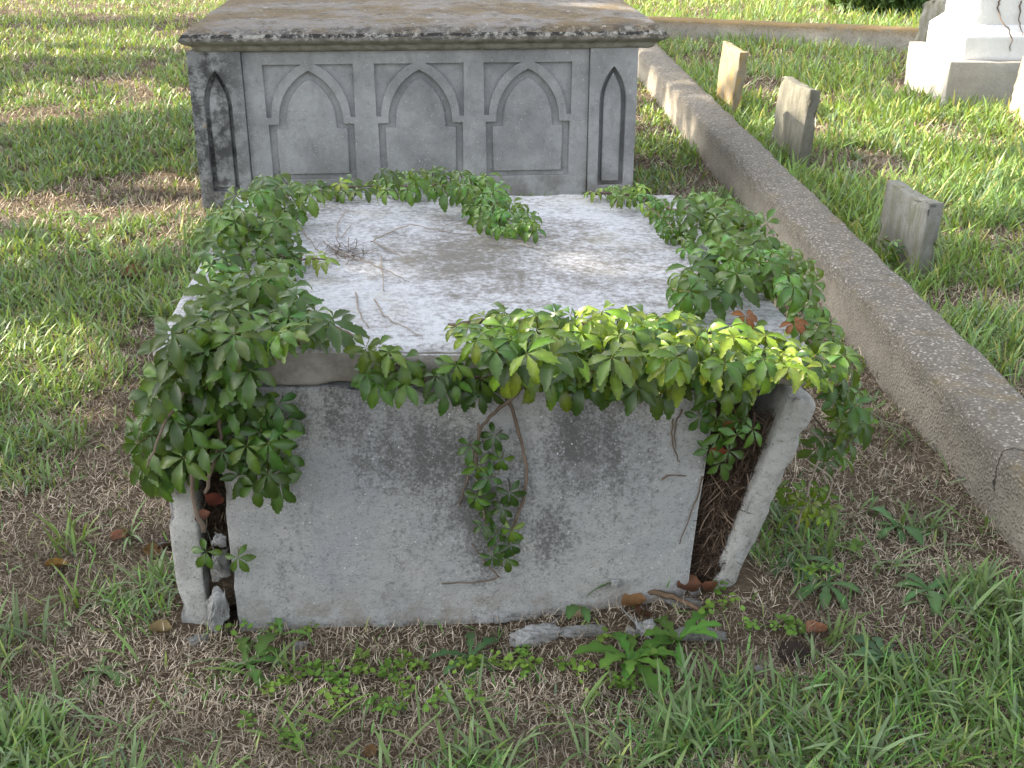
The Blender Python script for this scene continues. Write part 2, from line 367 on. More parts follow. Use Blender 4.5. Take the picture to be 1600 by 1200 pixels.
def rock(sx, sy, sz, seed, n=26):
    rr = random.Random(seed); bm = bmesh.new()
    for _ in range(n):
        p = Vector((rr.gauss(0, 1), rr.gauss(0, 1), rr.gauss(0, 1))).normalized()
        p = Vector((max(-.72, min(.72, p.x)), max(-.72, min(.72, p.y)), max(-.6, min(.6, p.z))))
        bm.verts.new((p.x * sx, p.y * sy, p.z * sz))
    bmesh.ops.convex_hull(bm, input=bm.verts)
    bmesh.ops.delete(bm, geom=[v for v in bm.verts if not v.link_faces], context='VERTS')
    bmesh.ops.bevel(bm, geom=list(bm.edges), offset=min(sx, sy, sz) * .10, segments=1, affect='EDGES')
    bmesh.ops.triangulate(bm, faces=bm.faces)
    bmesh.ops.subdivide_edges(bm, edges=bm.edges, cuts=2, use_grid_fill=True)
    for v in bm.verts:
        q = v.co / min(sx, sy, sz); v.co += v.co.normalized() * (mnoise.noise(q * 1.3 + Vector((seed, 0, 0))) * .30 + mnoise.noise(q * 3.3 + Vector((0, seed, 0))) * .28) * min(sx, sy, sz)
    me = bpy.data.meshes.new('rock'); bm.to_mesh(me); bm.free(); return me

# ------------------------------------------------------------------ ground height
def vnoise(x, y, sc, seed):
    x = np.asarray(x, float) * sc + seed * 13.7; y = np.asarray(y, float) * sc - seed * 7.3
    xi, yi = np.floor(x).astype(np.int64), np.floor(y).astype(np.int64); fx, fy = x - xi, y - yi
    fx = fx * fx * (3 - 2 * fx); fy = fy * fy * (3 - 2 * fy)
    def hsh(i, j):
        n = (i * 374761393 + j * 668265263 + seed * 974634777) & 0xffffffff
        n = ((n ^ (n >> 13)) * 1274126177) & 0xffffffff
        return ((n ^ (n >> 16)) & 0xffff) / 65535.0
    return (hsh(xi, yi) * (1 - fx) + hsh(xi + 1, yi) * fx) * (1 - fy) + (hsh(xi, yi + 1) * (1 - fx) + hsh(xi + 1, yi + 1) * fx) * fy
def gz(x, y):
    x = np.asarray(x, float); y = np.asarray(y, float)
    z = (vnoise(x, y, 1.1, 1) - .5) * .035 + (vnoise(x, y, 4.0, 2) - .5) * .016 + (vnoise(x, y, 14., 3) - .5) * .006
    z = z + .062 * np.exp(-(((x - .52) / .30) ** 2 + ((y - 2.32) / .22) ** 2))
    z = z - .012 * np.exp(-(((x + .1) / .5) ** 2 + ((y - 1.95) / .12) ** 2))
    return z
def gpt(px, py, up=0.0):
    p = onz(px, py)
    for _ in range(4): p = onz(px, py, float(gz(p.x, p.y)))
    return Vector((p.x, p.y, float(gz(p.x, p.y)) + up))

def axis(lo, hi, step):
    c = np.arange(lo, hi + 1e-6, step); far = np.array([1, 2.5, 5, 10, 20, 45, 100, 220, 500])
    return np.concatenate([(lo - far)[::-1], c, hi + far])
gx, gy = axis(-6, 7, .05), axis(.6, 17, .05)
GX, GY = np.meshgrid(gx, gy)
GZ = gz(GX, GY); v = np.stack([GX.ravel(), GY.ravel(), GZ.ravel()], 1)
nx = len(gx); i0 = (np.arange(len(gy) - 1)[:, None] * nx + np.arange(nx - 1)[None, :]).ravel()
tri = np.concatenate([np.stack([i0, i0 + 1, i0 + nx + 1], 1), np.stack([i0, i0 + nx + 1, i0 + nx], 1)])
tag(link('ground', trimesh('ground', v, tri), M['soil']), kind='structure')

# ------------------------------------------------------------------ kerbs
def poly_wall(name, pts, w, h, m, label, cat, amp=0.006, step=0.05, extra=None):
    """Low wall along a centre line: rounded, uneven, sunk into the ground."""
    o = empty(name, (pts[0][0], pts[0][1], 0)); tag(o, label, cat)
    base = Vector((pts[0][0], pts[0][1], 0))
    path = []
    for a, b in zip(pts[:-1], pts[1:]):
        k = max(2, int((Vector(b) - Vector(a)).length / step)); path += [Vector(a).lerp(Vector(b), i / k) for i in range(k)]
    path.append(Vector(pts[-1]))
    r = .018
    prof = [(-w / 2 - .012, -.25), (-w / 2 - .012, -.05), (-w / 2 - .006, h * .25), (-w / 2 - .003, h * .5), (-w / 2, h * .75), (-w / 2, h - r), (-w / 2 + r * .4, h - r * .35), (-w / 2 + r, h), (-w / 4, h + .003), (0, h + .004), (w / 4, h + .003),
            (w / 2 - r, h), (w / 2 - r * .4, h - r * .35), (w / 2, h - r), (w / 2, h * .5), (w / 2 + .01, -.05), (w / 2 + .01, -.25)]
    V, F = [], []
    for i, p in enumerate(path):
        t = (path[min(i + 1, len(path) - 1)] - path[max(i - 1, 0)]).normalized(); s = Vector((t.y, -t.x))
        for (u, z) in prof:
            q = Vector((p.x + s.x * u, p.y + s.y * u, z)); d = amp * mnoise.noise(q * 5) + amp * .6 * mnoise.noise(q * 19)
            edge = 1.0 if abs(abs(u) - w / 2) < r and z > h - r * 1.2 else 0.0
            d -= edge * .010 * max(0, mnoise.noise(q * 11 + Vector((3, 1, 0))) * 2)
            V.append(q - base + Vector((s.x * (1 if u > 0 else -1), s.y * (1 if u > 0 else -1), 1)) * d)
    n = len(prof)
    for i in range(len(path) - 1):
        for k in range(n - 1): F.append((i * n + k, i * n + k + 1, (i + 1) * n + k + 1, (i + 1) * n + k))
    F.append(tuple(range(n))[::-1]); F.append(tuple(range((len(path) - 1) * n, len(path) * n)))
    link('coping', pymesh(name, V, F), m, o)
    return o
K0, K1 = Vector((1.42, 1.0)), Vector((0.985, 11.75))     # kerb centre line
KW, KH = 0.215, 0.20
def kerb_x(y): return 1.285 - 0.036 * (np.asarray(y, float) - 4.0)
kpts = [(float(kerb_x(y)), y) for y in (0.7, 2.0, 4.0, 6.0, 8.0, 10.0, 11.78)]
ko = poly_wall('kerb_wall', kpts, KW, KH, M['kerb'], 'long low pebbly concrete kerb running past both box tombs', 'kerb')
CW0 = (float(kerb_x(11.9)) - .1, 11.86); CW1 = (3.45, 10.92); CW2 = (7.0, 9.45)
co = poly_wall('kerb_wall', [CW0, CW1, CW2], 0.26, 0.185, M['cross'], 'low concrete kerb with rusty orange top crossing behind the small headstones', 'kerb')
# ------------------------------------------------------------------ near tomb (collapsed box tomb under creeper)
tomb = empty('box_tomb', (-0.1, 2.8, 0)); tag(tomb, 'collapsed marble box tomb with splayed sides, overgrown by green creeper', 'tomb')
TI = Matrix.Translation(-tomb.location)
def tpart(name, P, F, m, label=None):
    me = pymesh(name, P, F); o = link(name, me, m, tomb); o.matrix_parent_inverse = TI
    if label: o['label'] = label
    return o
TH = 0.078
FL, FR, BR, BL = (-.704, 2.118, .680), (.628, 2.200, .640), (.489, 3.445, .640), (-.793, 3.315, .680)
def dz(p, d): return (p[0], p[1], p[2] + d)
P, F, D = rbox(1.31, 1.22, TH, (66, 60, 4), .012, .0022, 5, .011, 7, 2)
P = tri_map(P, D, [[[dz(FL, -TH), dz(FR, -TH)], [dz(BL, -TH), dz(BR, -TH)]], [[FL, FR], [BL, BR]]])
tpart('top_slab', P, F, M['slab'], 'pale mottled marble top slab sagging to one side')
def prism(a, b, n, th, z0, z1a, z1b):
    """Corners of an upright slab from a to b (2D Vectors), thickness th along n, top heights z1a, z1b."""
    a, b, n = Vector((*a, 0)), Vector((*b, 0)), Vector(n)
    def q(p, k, z): r = p + n * (k * th); return (r.x, r.y, z)
    return [[[q(a, 0, z0), q(b, 0, z0)], [q(a, 1, z0), q(b, 1, z0)]], [[q(a, 0, z1a), q(b, 0, z1b)], [q(a, 1, z1a), q(b, 1, z1b)]]]
FA = FP0; FB = FP0 + FU * 1.036
P, F, D = rbox(1.036, .05, .69, (54, 5, 36), .007, .0030, 4, .020, 8, 5)
cc = prism((FA.x, FA.y), (FB.x, FB.y), -FN, .05, -.09, .586, .550)
for k in (0, 1): cc[0][k][1] = tuple(Vector(cc[0][k][1]) - FU * .042)       # broken off aslant
P = tri_map(P, D, cc)
tpart('front_panel', P, F, M['panel'], 'grey stained upright end panel of the creeper tomb')
# side panel standing upright behind the wedged stones
P, F, D = rbox(.062, 1.08, .66, (5, 30, 24), .008, .0022, 6, .015, 12, 9)
P = tri_map(P, D, [[[(-.742, 2.185, -.09), (-.675, 2.18, -.09)], [(-.815, 3.25, -.09), (-.75, 3.25, -.09)]],
                   [[(-.738, 2.18, .598), (-.674, 2.175, .598)], [(-.815, 3.25, .600), (-.752, 3.25, .600)]]])
tpart('side_panel', P, F, M['side'], 'upright side slab with rough chipped edge beside wedged stones')
# side panel leaning outwards
def leanP(px, py, y): return hit(px, py, (0, 1, 0), (0, y, 0))
a, b, c_, d_ = leanP(1101, 945, 2.235), leanP(1139, 945, 2.245), leanP(1236, 616, 2.215), leanP(1282, 632, 2.22)
off = Vector((-.075, 1.02, 0))
P, F, D = rbox(.066, 1.02, .46, (6, 30, 24), .016, .0020, 9, .014, 24, 14)
P = tri_map(P, D, [[[a, b], [a + off, b + off]], [[c_, d_], [c_ + off, d_ + off]]])
tpart('leaning_panel', P, F, M['side'], 'side slab tipped outwards from the tomb with rounded top')
P, F, D = rbox(1.2, .05, .66, (20, 4, 10), .007, .003, 5, .012, 8, 21)
P = tri_map(P, D, prism((-.70, 3.22), (.45, 3.32), (-FN), .05, -.09, .600, .564))
tpart('back_panel', P, F, M['panel'])
# brick-sized blocks inside that still carry the slab
for i, (x0, x1, y0, y1) in enumerate(((-.66, -.36, 2.50, 3.1), (-.02, .34, 2.55, 3.15))):
    P, F, D = rbox(x1 - x0, y1 - y0, .7, (5, 6, 6), .015, .006, 6, .02, 8, 30 + i)
    P = P + np.array([x0, y0, -.1]); 
    zt = .6587 - .0308 * P[:, 0] - TH + .002
    P[:, 2] = np.where(P[:, 2] > .0, P[:, 2] / .6 * zt, P[:, 2])
    tpart('core_block', P, F, M['rubble'])

# soil and debris spilling between the end panel and the leaning side
def heap(name, x0, x1, y0, y1, hf, label, n=26):
    xs, ys = np.linspace(0, 1, n), np.linspace(0, 1, n); V, F = [], []
    for j, q in enumerate(ys):
        for i, u in enumerate(xs):
            x = x0 + (x1 - x0) * u; y = y0 + (y1 - y0) * q
            z = hf(u, q); x += z * hf.lean * (u if hf.lean else 0)
            w = Vector((x * 14, y * 14, 3)); V.append((x, y, z + .018 * mnoise.noise(w) + .008 * mnoise.noise(w * 3)))
    for j in range(n - 1):
        for i in range(n - 1): F.append((j * n + i, j * n + i + 1, (j + 1) * n + i + 1, (j + 1) * n + i))
    o = link(name, pymesh(name, V, F), M['soil']); tag(o, label, 'soil heap'); return o
LEAN0, LEAN1 = a.copy(), c_.copy()
def x_in(z): return LEAN0.x + (LEAN1.x - LEAN0.x) * (z - LEAN0.z) / (LEAN1.z - LEAN0.z)
class HF:
    lean = 0.0
    def __call__(s, u, q): return .02 + (.43 + .03 * u) * min(1, q * 8.0) ** .8
def pack(x0, y0, y1, n=30):
    V, F = [], []; hf = HF()
    for j in range(n):
        q = (j / (n - 1)) ** 1.6
        for i in range(n):
            u = i / (n - 1); z = hf(u, q); x = x0 + (x_in(z) + .015 - .07 * q - x0) * u; w = Vector((x * 22, z * 22, q * 9))
            V.append((x, y0 + (y1 - y0) * q + .022 * mnoise.noise(w) + .010 * mnoise.noise(w * 3), z))
    for j in range(n - 1):
        for i in range(n - 1): F.append((j * n + i, j * n + i + 1, (j + 1) * n + i + 1, (j + 1) * n + i))
    tag(link('soil_heap', pymesh('soil_heap', V, F), M['soil']), 'dark rooty soil packed behind the leaning side slab', 'soil heap')
pack(.395, 2.285, 3.1)
class HF2:
    lean = 0.0
    def __call__(s, u, q): return .02 + .42 * min(1, q * 2.6)
heap('soil_heap', -.685, -.585, 2.205, 2.5, HF2(), 'dark soil packed between upright side slab and end panel')

# ------------------------------------------------------------------ back tomb with gothic panels
W, H, DEP = 2.09, .757, 1.06
bt = empty('chest_tomb', (-1.492, 5.525, 0), R(4)); tag(bt, 'grey chest tomb with three pointed arch panels and lichen covered lid', 'tomb')
P, F, D = rbox(W - .03, DEP, H + .08, (30, 12, 10), .006, .002, 5, .006, 8, 40)
link('core', pymesh('core', P + np.array([.015, .032, -.08]), F), M['body'], bt)
def arch(cx, a, z0, rise, n=12, side=0):
    """Pointed arch from the right foot over the apex to the left foot."""
    r = (a * a + rise * rise) / (2 * a); cx1 = a - r; th = math.acos((r - a) / r)
    right = [(cx + cx1 + r * math.cos(th * k / n), z0 + r * math.sin(th * k / n)) for k in range(n + 1)]
    left = [(2 * cx - x, z) for x, z in right[::-1]]
    return right + left[1:] if side == 0 else (right if side > 0 else left)
def plate(name, loops, y0, th, bev, m, parent):
    """Flat stone face with cut-outs: 2D outlines filled, thickened, with a small chamfer."""
    cu = bpy.data.curves.new(name, 'CURVE'); cu.dimensions = '2D'; cu.fill_mode = 'BOTH'; cu.extrude = th / 2 - bev; cu.bevel_depth = bev; cu.bevel_resolution = 1; cu.offset = -bev
    for lp in loops:
        sp = cu.splines.new('POLY'); sp.points.add(len(lp) - 1); sp.use_cyclic_u = True
        for pt, (x, z) in zip(sp.points, lp): pt.co = (x, z, 0, 1)
    t = bpy.data.objects.new('t', cu); COL.objects.link(t)
    me = bpy.data.meshes.new_from_object(t.evaluated_get(bpy.context.evaluated_depsgraph_get()))
    bpy.data.objects.remove(t); bpy.data.curves.remove(cu)
    co = np.empty(len(me.vertices) * 3); me.vertices.foreach_get('co', co); co = co.reshape(-1, 3)
    nw = np.stack([co[:, 0], y0 + th / 2 - co[:, 2], co[:, 1]], 1); me.vertices.foreach_set('co', nw.ravel()); me.update()
    me.materials.clear()
    o = link(name, me, m, parent); return o
def rect(x0, x1, z0, z1): return [(x0, z0), (x1, z0), (x1, z1), (x0, z1)]
loops = [rect(.245, 1.862, .0, H - .002)]
ZS = .425
for cx in (.545, 1.060, 1.572):
    loops.append([(cx - .200, .150), (cx + .200, .150), (cx + .200, ZS - .012), (cx + .150, ZS - .012)] + arch(cx, .150, ZS, .235) + [(cx - .150, ZS - .012), (cx - .200, ZS - .012)])
    for sgn in (1, -1):
        ar = arch(cx, .186, ZS + .02, .262, 10, 1)[:-2]; ar = [(cx + sgn * (x - cx), z) for x, z in ar]
        lp = ar + [(cx + sgn * .03, .690), (cx + sgn * .208, .690), (cx + sgn * .208, ZS + .02)]
        lp = [(x, min(z, .690)) for x, z in lp]; loops.append(lp)
plate('arcade_panel', loops, .010, .024, .003, M['body'], bt)
for cx in (.545, 1.060, 1.572):
    lp = [(cx - .168, .172), (cx + .168, .172), (cx + .168, .392), (cx + .118, .392)] + arch(cx, .118, ZS, .198) + [(cx - .118, .392), (cx - .168, .392)]
    plate('arch_field', [lp], .018, .0165, .006, M['body'], bt)
for x0, x1 in ((0, .243), (1.864, W)):
    xm = (x0 + x1) / 2
    lan = lambda w, z0, zs, rise: [(xm - w, z0), (xm + w, z0)] + arch(xm, w, zs, rise)
    plate('pilaster', [rect(x0, x1, -.08, H - .002), lan(.064, .10, .50, .17)], -.012, .043, .003, M['body'], bt)
    plate('lancet_field', [lan(.044, .118, .50, .140)], .006, .0255, .005, M['body'], bt)
# pilasters on the end walls too
for x in (-.004, W - .026):
    P, F, D = rbox(.03, DEP + .03, H + .07, (3, 14, 10), .005, .0015, 5, .005, 8, 50 + x)
    link('end_panel', pymesh('end_panel', P + np.array([x, .033, -.075]), F), M['body'], bt)
prof = [(.005, .752), (.020, .758), (.030, .772), (.034, .782), (.044, .786), (.066, .796), (.080, .806), (.082, .814), (.074, .822), (.066, .836), (.050, .850), (.040, .858), (.025, .864), (-.10, .872), (-.30, .878)]
cx0, cx1, cy0, cy1 = .065, W + .045, 0, DEP + .07
V, F = [], []; NS = (70, 34)
def ring(o, z):
    x0, x1, y0, y1 = cx0 - o, cx1 + o, cy0 - o, cy1 + o; q = []
    q += [(x0 + (x1 - x0) * k / NS[0], y0) for k in range(NS[0])]; q += [(x1, y0 + (y1 - y0) * k / NS[1]) for k in range(NS[1])]
    q += [(x1 - (x1 - x0) * k / NS[0], y1) for k in range(NS[0])]; q += [(x0, y1 - (y1 - y0) * k / NS[1]) for k in range(NS[1])]
    return [Vector((x, y, z)) for x, y in q]
for o_, z in prof:
    for p in ring(o_, z):
        rough = .006 if z > .79 else .0015
        V.append(p + Vector((0, 0, 1)) * rough * mnoise.noise(p * 14) + Vector((p.x - W / 2, p.y - DEP / 2, 0)).normalized() * rough * mnoise.noise(p * 20))
nr = 2 * (NS[0] + NS[1])
for i in range(len(prof) - 1):
    for k in range(nr): F.append((i * nr + k, i * nr + (k + 1) % nr, (i + 1) * nr + (k + 1) % nr, (i + 1) * nr + k))
F.append(tuple(range((len(prof) - 1) * nr, len(prof) * nr))); F.append(tuple(range(nr))[::-1])
lid = link('lid', pymesh('lid', V, F, True), M['lid'], bt); lid['label'] = 'moulded lid crusted with brown and black lichen'
bpy.context.view_layer.update()

# ------------------------------------------------------------------ small headstones
def headstone(name, x, y, thick, wide, high, rz, lean, m, label, top='flat', seed=0):
    o = empty(name, (x, y, float(gz(x, y))), rz); tag(o, label, 'headstone', )
    o.rotation_euler = (lean[0], lean[1], rz)
    P, F, D = rbox(thick, wide, high + .15, (4, 16, 18), .007, .003, 7, .018, 9, seed)
    P[:, 2] -= .15
    if top == 'round':
        u = (P[:, 1] / wide - .5) * 2; P[:, 2] -= np.where(P[:, 2] > high * .4, (P[:, 2] - high * .4) / (high * .6) * (wide * .30) * (1 - np.sqrt(np.clip(1 - u * u * .96, 0, 1))), 0)
    if top == 'worn': P[:, 2] += np.where(P[:, 2] > high * .8, -.012 * np.sin(P[:, 1] / wide * 3.1), 0)
    link('tablet', pymesh(name, P, F), m, o); return o
headstone('headstone', 1.455, 7.88, .065, .42, .42, R(6), (R(2), R(4)), M['stoneA'], 'ochre stained small headstone farthest along the concrete kerb', 'flat', 3)
headstone('headstone', 1.555, 6.33, .066, .48, .44, R(7), (0, R(4)), M['stoneB'], 'olive brown lichened tallest small headstone midway along the kerb', 'worn', 7)
headstone('headstone', 1.615, 4.47, .066, .37, .33, R(10), (0, R(3)), M['stoneC'], 'short grey square headstone by the kerb with vine shoot at its foot', 'worn', 12)
headstone('headstone', 3.60, 10.05, .07, .30, .50, R(40), (R(4), 0), M['stoneC'], 'grey round topped headstone behind the white monument', 'round', 17)
headstone('headstone', 3.245, 7.36, .09, .5, .40, R(-4), (0, R(7)), M['stoneD'], 'sunlit pale headstone standing before the white monument', 'flat', 23)

# ------------------------------------------------------------------ white monument
mon = empty('monument', (2.985, 8.19, 0), R(-1.5)); tag(mon, 'tall white marble obelisk monument on stepped grey plinth', 'monument')
P, F, D = rbox(1.05, 1.0, .42, (14, 14, 6), .008, .003, 5, .010, 8, 60); P[:, 2] -= .115
link('plinth', pymesh('plinth', P, F), M['plinth'], mon)
def frustum(name, x0, w0, w1, z0, z1, ym, m, n=8):
    P, F, D = rbox(1, 1, 1, (n, n, n), .01, .002, 4, .006, 6, z0)
    zz = P[:, 2:3]; k = w0 + (w1 - w0) * zz
    Q = np.concatenate([x0 + (P[:, 0:1] - .5) * k, ym + (P[:, 1:2] - .5) * k, z0 + (z1 - z0) * zz], 1)
    return link(name, pymesh(name, Q, F), m, mon)
frustum('lower_step', .525, .84, .84, .303, .465, .50, M['white'])
frustum('sloped_step', .525, .835, .70, .463, .53, .50, M['white'])
frustum('die', .525, .68, .66, .528, 1.25, .50, M['white'])
frustum('cornice', .525, .78, .80, 1.248, 1.36, .50, M['white'])
frustum('obelisk_shaft', .525, .52, .36, 1.358, 3.0, .50, M['white'])
frustum('obelisk_tip', .525, .36, .02, 2.998, 3.3, .50, M['white'], 4)

# far stone plinth beyond the cross kerb
fs = empty('stone_block', (4.25, 14.3, 0), R(-8)); tag(fs, 'weathered tan stone block in the grass beyond the orange topped kerb', 'stone block')
for i, (x0, w, z0, z1) in enumerate(((0, 2.0, -.1, .16), (.12, 1.76, .158, .48))):
    P, F, D = rbox(w, .9, z1 - z0, (12, 6, 5), .015, .006, 4, .02, 6, 70 + i)
    link('course', pymesh('course', P + np.array([x0 - .6, i * .08, z0]), F), M['stoneD'], fs)

# ------------------------------------------------------------------ blades (grass, dead grass, roots)
def blades(root, az, L, Wd, lean, curl, col, segs=3, twist=0.0):
    n = len(root); V = np.zeros((n, 2 * segs + 1, 3), np.float32); p = root.astype(float).copy()
    d = np.stack([np.cos(az), np.sin(az)], 1); sd_ = np.stack([-np.sin(az + twist), np.cos(az + twist)], 1)
    for k in range(segs + 1):
        t = k / segs
        if k:
            ph = lean + curl * (t - .5 / segs)
            p[:, :2] += d * (L / segs * np.sin(ph))[:, None]; p[:, 2] += L / segs * np.cos(ph)
        if k == segs: V[:, 2 * segs] = p
        else:
            w = Wd * (0.75 + .5 * t if t < .5 else 1.35 * (1 - t) + .32) * .5
            V[:, 2 * k, :2] = p[:, :2] - sd_ * w[:, None]; V[:, 2 * k + 1, :2] = p[:, :2] + sd_ * w[:, None]
            V[:, 2 * k, 2] = p[:, 2]; V[:, 2 * k + 1, 2] = p[:, 2]
    T = []
    for k in range(segs - 1): T += [[2 * k, 2 * k + 1, 2 * k + 3], [2 * k, 2 * k + 3, 2 * k + 2]]
    T.append([2 * segs - 2, 2 * segs - 1, 2 * segs]); T = np.array(T)
    nv = 2 * segs + 1
    tri = (np.arange(n)[:, None, None] * nv + T[None]).reshape(-1, 3)
    return V.reshape(-1, 3), tri, np.repeat(col, nv, axis=0)
def join(parts):
    V, T, C, o = [], [], [], 0
    for v, t, c in parts: V.append(v); T.append(t + o); C.append(c); o += len(v)
    return np.concatenate(V), np.concatenate(T), np.concatenate(C)

c4, s4 = math.cos(R(4)), math.sin(R(4))
def blocked(x, y, pad=0.0):
    b = (x > -.76 - (y - 2.18) * .07 - pad) & (x < .50 + pad) & (y > 2.165 + (x + .6) * .07 - pad) & (y < 3.33)
    b |= (x > .40) & (x < .56 + pad) & (y > 2.22 - pad) & (y < 3.3)
    lx = (x + 1.492) * c4 + (y - 5.525) * s4; ly = -(x + 1.492) * s4 + (y - 5.525) * c4
    b |= (lx > -.01 - pad) & (lx < W + .01 + pad) & (ly > -.015 - pad) & (ly < DEP + .1)
    b |= np.abs(x - kerb_x(y)) < KW / 2 + .008 + pad
    t = (x - CW0[0]) / (CW1[0] - CW0[0]); yl = CW0[1] + (CW1[1] - CW0[1]) * t
    b |= (np.abs(y - yl) < .15) & (x > CW0[0])
    b |= (x > 2.97) & (x < 4.05) & (y > 8.16) & (y < 9.2)
    return b
def wedge(n, power, dmin=1.25, dmax=17.0):
    """Points on the ground, denser close by (density ~ d^-power)."""
    u = rng.random(n); e = 2 - power
    d = (dmin ** e + u * (dmax ** e - dmin ** e)) ** (1 / e)
    x = (rng.random(n) * 2 - 1) * (d * .56 + .55); return x, d
GE = []                                              # ground ellipses: x, y, rx, ry, weight
for px, py, rx, ry, w in ((620, 1120, 300, 75, -1.0), (130, 810, 150, 70, -.9), (150, 290, 110, 40, -.25), (1330, 1020, 120, 60, -.75), (1400, 660, 60, 110, -.7), (1180, 960, 110, 40, -.6),
                          (650, 1020, 420, 55, -1.3), (960, 1040, 200, 60, -.9), (1310, 760, 90, 70, -.5), (230, 660, 70, 90, -.3), (1400, 150, 90, 25, -.7), (1210, 150, 60, 22, -.4), (1430, 250, 60, 40, -.3), (60, 1000, 90, 60, .0), (150, 80, 300, 50, .5), (250, 180, 150, 30, .2), (1260, 235, 50, 25, -.6), (1390, 270, 50, 25, -.5), (1500, 215, 60, 20, -.5), (1130, 100, 50, 20, -.3), (300, 1080, 120, 60, -.5),
                          (90, 490, 190, 85, .7), (150, 225, 220, 45, .7), (1500, 1150, 190, 70, .9), (1080, 1170, 190, 60, .8), (90, 880, 110, 60, .5), (1540, 900, 90, 120, .6), (1420, 870, 110, 70, .3),
                          (1330, 140, 80, 40, .7), (1500, 330, 140, 130, .4), (1060, 240, 50, 60, .6), (60, 640, 90, 60, .35), (90, 1150, 120, 70, .3), (1250, 860, 90, 50, .4), (330, 690, 60, 60, -.2)):
    c = onz(px, py); a = onz(px + rx, py); b0, b1 = onz(px, py + ry), onz(px, py - ry)
    GE.append((c.x, (b0.y + b1.y) / 2, a.x - c.x, (b1.y - b0.y) / 2, w))
def green(x, y):
    g = .46 + (vnoise(x, y, 2.2, 11) - .5) * 1.25 + (vnoise(x, y, 6.5, 12) - .5) * .95 + (vnoise(x, y, 18, 13) - .5) * .4
    for cx, cy, rx, ry, w in GE: g = g + w * .8 * np.exp(-(((x - cx) / rx) ** 2 + ((y - cy) / ry) ** 2) * .9)
    g = g + .22 * (x > kerb_x(y)) * (y > 3.4) + .16 * (y > 6.5)
    return np.clip(g, 0, 1)

# dead, matted grass
parts = []
x, y = wedge(470000, 1.85); keep = ~blocked(x, y, -.004) & (rng.random(len(x)) < np.where(y > 6, .55, 1)); x, y = x[keep], y[keep]; n = len(x)
far = np.clip(y / 2.2, 1, 4.0)
t = rng.random(n)[:, None]; dk = rng.random(n)[:, None]
col = ((1 - t) * np.array([.34, .27, .195]) + t * np.array([.66, .585, .465])) * (.32 + 1.05 * dk)
pale = rng.random(n) < .08; col[pale] = np.array([.52, .47, .38])
col *= (.62 + .75 * vnoise(x, y, 7, 22) * (.6 + .8 * vnoise(x, y, 2.5, 23)))[:, None]; patch = vnoise(x, y, 1.6, 21)[:, None]; col = col * (1 - .35 * patch) + col * np.array([1.08, .98, .88]) * .35 * patch
root = np.stack([x, y, gz(x, y) + rng.random(n) * .010], 1)
parts.append(blades(root, rng.random(n) * 6.283, (.010 + .030 * rng.random(n) ** 1.5) * far ** .6, (.0012 + .0014 * rng.random(n)) * far, .55 + 1.05 * rng.random(n), rng.normal(.2, .9, n), col, 2, rng.normal(0, .6, n)))
v, tri, c = join(parts)
tag(link('dead_grass', trimesh('dead_grass', v, tri, c), M['straw']), 'matted tan dead grass over the bare soil', 'dead grass', kind='stuff')

# living lawn grass
parts = []
x, y = wedge(300000, 1.65); g = green(x, y)
keep = ~blocked(x, y, .004) & (rng.random(len(x)) < np.clip((g - .48) * 3.2, .085, 1) * np.where(y < 3.0, .44, .85)); x, y, g = x[keep], y[keep], g[keep]; n = len(x)
far = np.clip(y / 2.4, 1, 3.2); hue = vnoise(x, y, 1.3, 31)
col = np.array([.145, .225, .042]) * (1 - hue)[:, None] + np.array([.105, .19, .065]) * hue[:, None]
col = col * (.7 + 1.15 * rng.random((n, 1))); yl = rng.random(n) < .16; col[yl] = np.array([.32, .31, .10]) * (.7 + .6 * rng.random((yl.sum(), 1)))
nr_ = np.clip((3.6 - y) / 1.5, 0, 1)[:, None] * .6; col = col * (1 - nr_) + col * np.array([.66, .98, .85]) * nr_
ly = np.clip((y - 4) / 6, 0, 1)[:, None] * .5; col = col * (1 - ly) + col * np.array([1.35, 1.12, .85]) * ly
bl = rng.random(n) < .12; col[bl] = np.array([.14, .21, .13]) * (.8 + .5 * rng.random((bl.sum(), 1)))
right = (x > kerb_x(y)) & (y > 3.2)
L = (.025 + .05 * rng.random(n) * (0.5 + g)) * np.where(right, 1.75, 1.0) * np.where(y > 5, 1.1, 1)
root = np.stack([x, y, gz(x, y) - .002], 1)
az = rng.random(n) * 6.283
parts.append(blades(root, az, L, (.0030 + .0034 * rng.random(n)) * far ** .75, .15 + .75 * rng.random(n), rng.random(n) * 1.0, col, 3, rng.normal(0, .5, n)))
v, tri, c = join(parts)
tag(link('lawn_grass', trimesh('lawn_grass', v, tri, c), M['grass']), 'patchy green lawn grass around the graves', 'grass', kind='stuff')

# coarse broad-bladed tufts
tx, ty = wedge(7000, 1.6, 1.3, 12); g = green(tx, ty)
keep = ~blocked(tx, ty, .02) & (rng.random(len(tx)) < np.clip((g - .42) * 1.9, .02, 1)); tx, ty, g = tx[keep], ty[keep], g[keep]
man = [(1480, 1120, 26), (1560, 1180, 30), (1330, 1170, 24), (1090, 1150, 22), (1200, 1160, 24), (1130, 1080, 9), (950, 1185, 16), (740, 1180, 12), (500, 1160, 8), (340, 1060, 6), (60, 990, 14), (30, 1130, 12), (200, 1150, 10), (110, 850, 18), (40, 760, 8),
       (1520, 960, 20), (1580, 1010, 20), (1450, 830, 14), (1500, 760, 10), (1550, 830, 16), (1380, 900, 12), (1290, 890, 10), (1440, 700, 8), (150, 470, 22), (250, 500, 14), (60, 440, 18), (120, 700, 14), (1400, 1100, 16), (1590, 1120, 22), (1040, 1180, 18), (620, 1180, 6), (820, 1170, 9), (1380, 640, 6)]
mp = np.array([tuple(onz(a, b))[:2] for a, b, k in man]); mk = np.array([k for a, b, k in man])
